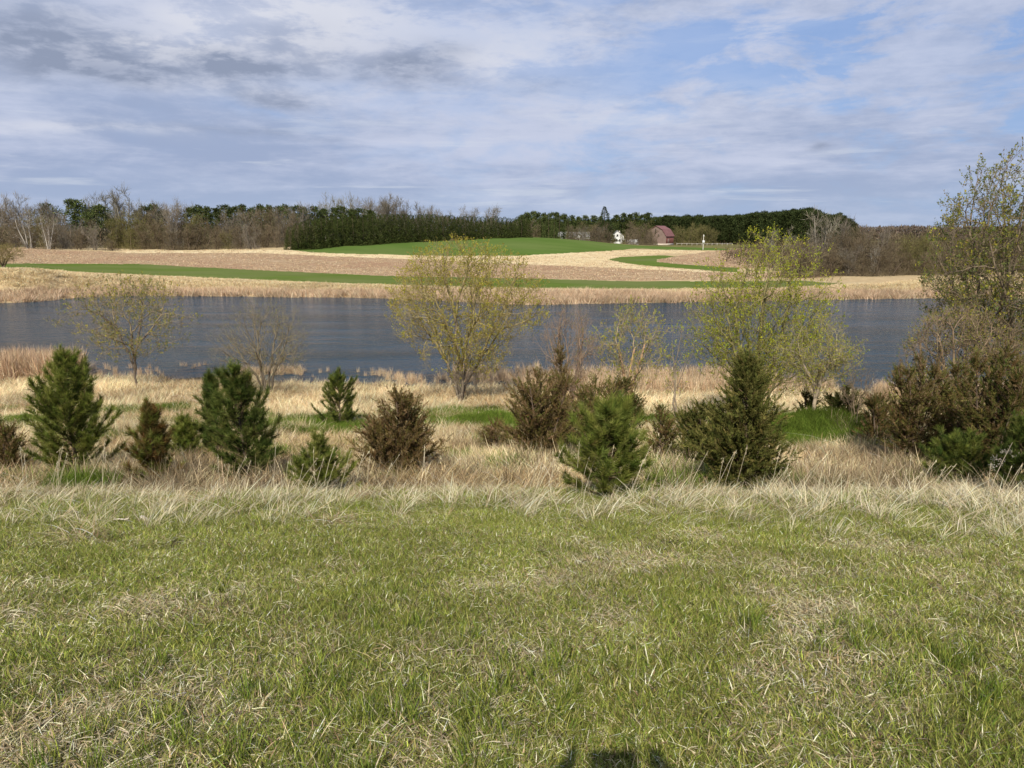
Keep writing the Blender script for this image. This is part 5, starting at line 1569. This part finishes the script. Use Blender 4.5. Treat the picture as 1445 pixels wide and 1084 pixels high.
# tall dead stalks in front of the pines
def stalks(name, label, pxs, py, h, seed, lean=.25):
    g = np.random.default_rng(seed)
    P0 = []; P1 = []; R0 = []; R1 = []
    hx = []
    for px in pxs:
        x, y, z_ = place(px, py + g.uniform(-6, 6)); L = h * g.uniform(.6, 1.1)
        d = norm3(np.array([g.uniform(-.15, 1) * lean, g.normal(0, .08), 1])); p = np.array([x, y, z_ - .03])
        for i in range(4):
            d = norm3(d + g.normal(0, .05, 3) + np.array([.03, 0, -.02])); q_ = p + d * L / 4
            P0.append(p); P1.append(q_); R0.append(.0026); R1.append(.0020); p = q_
        hx.append((p, d))
    parts = [prisms(P0, P1, R0, R1, (.62, .54, .38), 3, .12)]
    n2 = 7 * len(hx); ii = np.repeat(np.arange(len(hx)), 7)
    P = np.array([a for a, b in hx])[ii]; D = np.array([b for a, b in hx])[ii] + g.normal(0, .35, (n2, 3))
    parts.append(cards(P - D * .06 * g.uniform(0, 1, (n2, 1)), D, g.uniform(.02, .06, n2), g.uniform(.003, .006, n2), PALE, None, .1, g))
    return obj(name, mesh_from(name, *cat(parts), M_stick), kind='stuff')


g_ = np.random.default_rng(77)
stalks('dead_grass_stalks', '', list(g_.uniform(20, 180, 14)) + list(g_.uniform(300, 420, 10)) + list(g_.uniform(440, 640, 14)), 706, .75, 1, .5)
stalks('dead_grass_stalks', '', list(g_.uniform(720, 930, 26)) + list(g_.uniform(960, 1130, 16)), 708, .75, 2, .5)
stalks('dead_grass_stalks', '', list(g_.uniform(1130, 1460, 30)), 712, .6, 3, .6)

# goldenrod-like dead seed heads by the right edge
x, y, z_ = place(1395, 700)
sh = thing('dead_seed_stalk', 'leaning dead weed stalk with grey fluffy seed heads before the right junipers', 'weed', (x, y, z_))
obj('stem', mesh_from('stem', *prisms([(0, 0, 0), (.05, 0, .25), (.13, 0, .5)], [(.05, 0, .25), (.13, 0, .5), (.22, 0, .74)], [.005, .005, .004], [.005, .004, .003], (.45, .38, .28), 5), M_stick), sh)
gg = np.random.default_rng(9); k_ = 260
ctr = np.array([(.10, 0, .47), (.02, 0, .52), (.20, 0, .62), (.26, 0, .55), (.0, 0, .42), (.30, 0, .42), (.12, 0, .62)])[gg.integers(0, 7, k_)]
obj('seed_head', mesh_from('seed_head', *cards(ctr + gg.normal(0, .022, (k_, 3)), gg.normal(0, 1, (k_, 3)), gg.uniform(.012, .03, k_), gg.uniform(.006, .012, k_), [(.30, .27, .23), (.38, .34, .28)], None, .1, gg), M_stick), sh)

# ------------------------------------------------------------------ the photographer, whose shadow falls into the bottom of the view
M_skin = flat_mat('skin', (.55, .36, .26), (.60, .40, .29), 8, rough=.55)
M_jacket = flat_mat('jacket_cloth', (.06, .08, .13), (.08, .10, .16), 30)
M_trouser = flat_mat('trouser_cloth', (.10, .10, .11), (.13, .13, .14), 30)
M_hair = flat_mat('hair', (.05, .035, .02), (.08, .055, .03), 40)
M_phone = flat_mat('phone_glass', (.02, .02, .022), (.03, .03, .03), 5, rough=.2)
gz = float(H(0, -.45))
person = thing('person', 'standing person in dark jacket and trousers holding a phone up at eye level', 'person', (0, -.45, gz))
pv_ = [(0, 0, .98), (0, 0, 1.15), (0, .01, 1.34), (0, 0, 1.47), (0, .03, 1.56), (0, .04, 1.66), (0, .04, 1.74),
       (-.19, 0, 1.42), (-.26, .10, 1.18), (-.14, .33, 1.50), (.19, 0, 1.42), (.27, .10, 1.18), (.15, .33, 1.50),
       (-.10, 0, .90), (-.11, .03, .50), (-.12, 0, .08), (-.13, .14, .035), (.10, 0, .90), (.11, .03, .50), (.12, 0, .08), (.13, .14, .035),
       (-.105, .385, 1.56), (.115, .385, 1.56)]
pe = [(0, 1), (1, 2), (2, 3), (3, 4), (4, 5), (5, 6), (2, 7), (7, 8), (8, 9), (9, 21), (2, 10), (10, 11), (11, 12), (12, 22), (0, 13), (13, 14), (14, 15), (15, 16), (0, 17), (17, 18), (18, 19), (19, 20)]
pr_ = [.15, .15, .17, .06, .058, .095, .07, .07, .05, .033, .07, .05, .033, .095, .062, .045, .035, .095, .062, .045, .035, .036, .036]
me = bpy.data.meshes.new('body'); me.from_pydata(pv_, pe, []); me.materials.append(M_jacket)
body = obj('body', me, person)
sk = body.modifiers.new('skin', 'SKIN')
for i, v_ in enumerate(me.skin_vertices[0].data): v_.radius = (pr_[i], pr_[i] * (.72 if i in (0, 1, 2) else 1))
me.skin_vertices[0].data[0].use_root = True
sb = body.modifiers.new('smooth', 'SUBSURF'); sb.levels = 2; sb.render_levels = 2


def chain(name, pts, rad, mat, parent):
    me_ = bpy.data.meshes.new(name); me_.from_pydata(pts, [(i, i + 1) for i in range(len(pts) - 1)], []); me_.materials.append(mat)
    o_ = obj(name, me_, parent); o_.modifiers.new('skin', 'SKIN')
    for i, v_ in enumerate(me_.skin_vertices[0].data): v_.radius = (rad[i], rad[i])
    me_.skin_vertices[0].data[0].use_root = True
    s_ = o_.modifiers.new('smooth', 'SUBSURF'); s_.levels = 1; s_.render_levels = 1
    return o_


pz = EYE - gz                     # phone height over the person's feet
for s in (-1, 1):
    wx_ = -.085 + .03 if s < 0 else .115
    ex = -.145 if s < 0 else .155
    for f in range(4):
        hz = pz + .055 + f * .022
        chain('finger', [(s * .0 + ex, .375, hz), (ex + (-s) * .012, .415, hz + .004), (ex + (-s) * .04, .418, hz + .006)], [.010, .0095, .0085], M_skin, person)
    chain('thumb', [(ex, .37, pz + .0), (ex - s * .025, .375, pz + .035), (ex - s * .045, .383, pz + .06)], [.013, .011, .009], M_skin, person)
    chain('palm', [(ex - s * 0.0, .37, pz - .085), (ex + s * .004, .375, pz + .0), (ex + s * .004, .375, pz + .115)], [.026, .032, .024], M_skin, person)
me = bpy.data.meshes.new('hair')
import bmesh
bm = bmesh.new(); bmesh.ops.create_icosphere(bm, subdivisions=3, radius=.105)
for v_ in bm.verts:
    v_.co = Vector((v_.co.x * .92, v_.co.y * 1.05 + .03, v_.co.z * .95 + 1.70))
bmesh.ops.delete(bm, geom=[v_ for v_ in bm.verts if v_.co.y > .09 and v_.co.z < 1.735 or v_.co.z < 1.64], context='VERTS')
bm.to_mesh(me); bm.free(); me.materials.append(M_hair); obj('hair', me, person)
for s in (-1, 1):
    chain('ear', [(s * .092, .035, 1.635), (s * .10, .03, 1.665)], [.012, .014], M_skin, person)
chain('nose', [(0, .13, 1.685), (0, .152, 1.648)], [.009, .013], M_skin, person)
ph = thing('phone', 'dark phone held level in both hands in front of the face', 'phone', (0.005, -.062, EYE + .125))
bx('phone_body', [(0, 0, -.02, .156, .009, .076)], M_phone, ph)
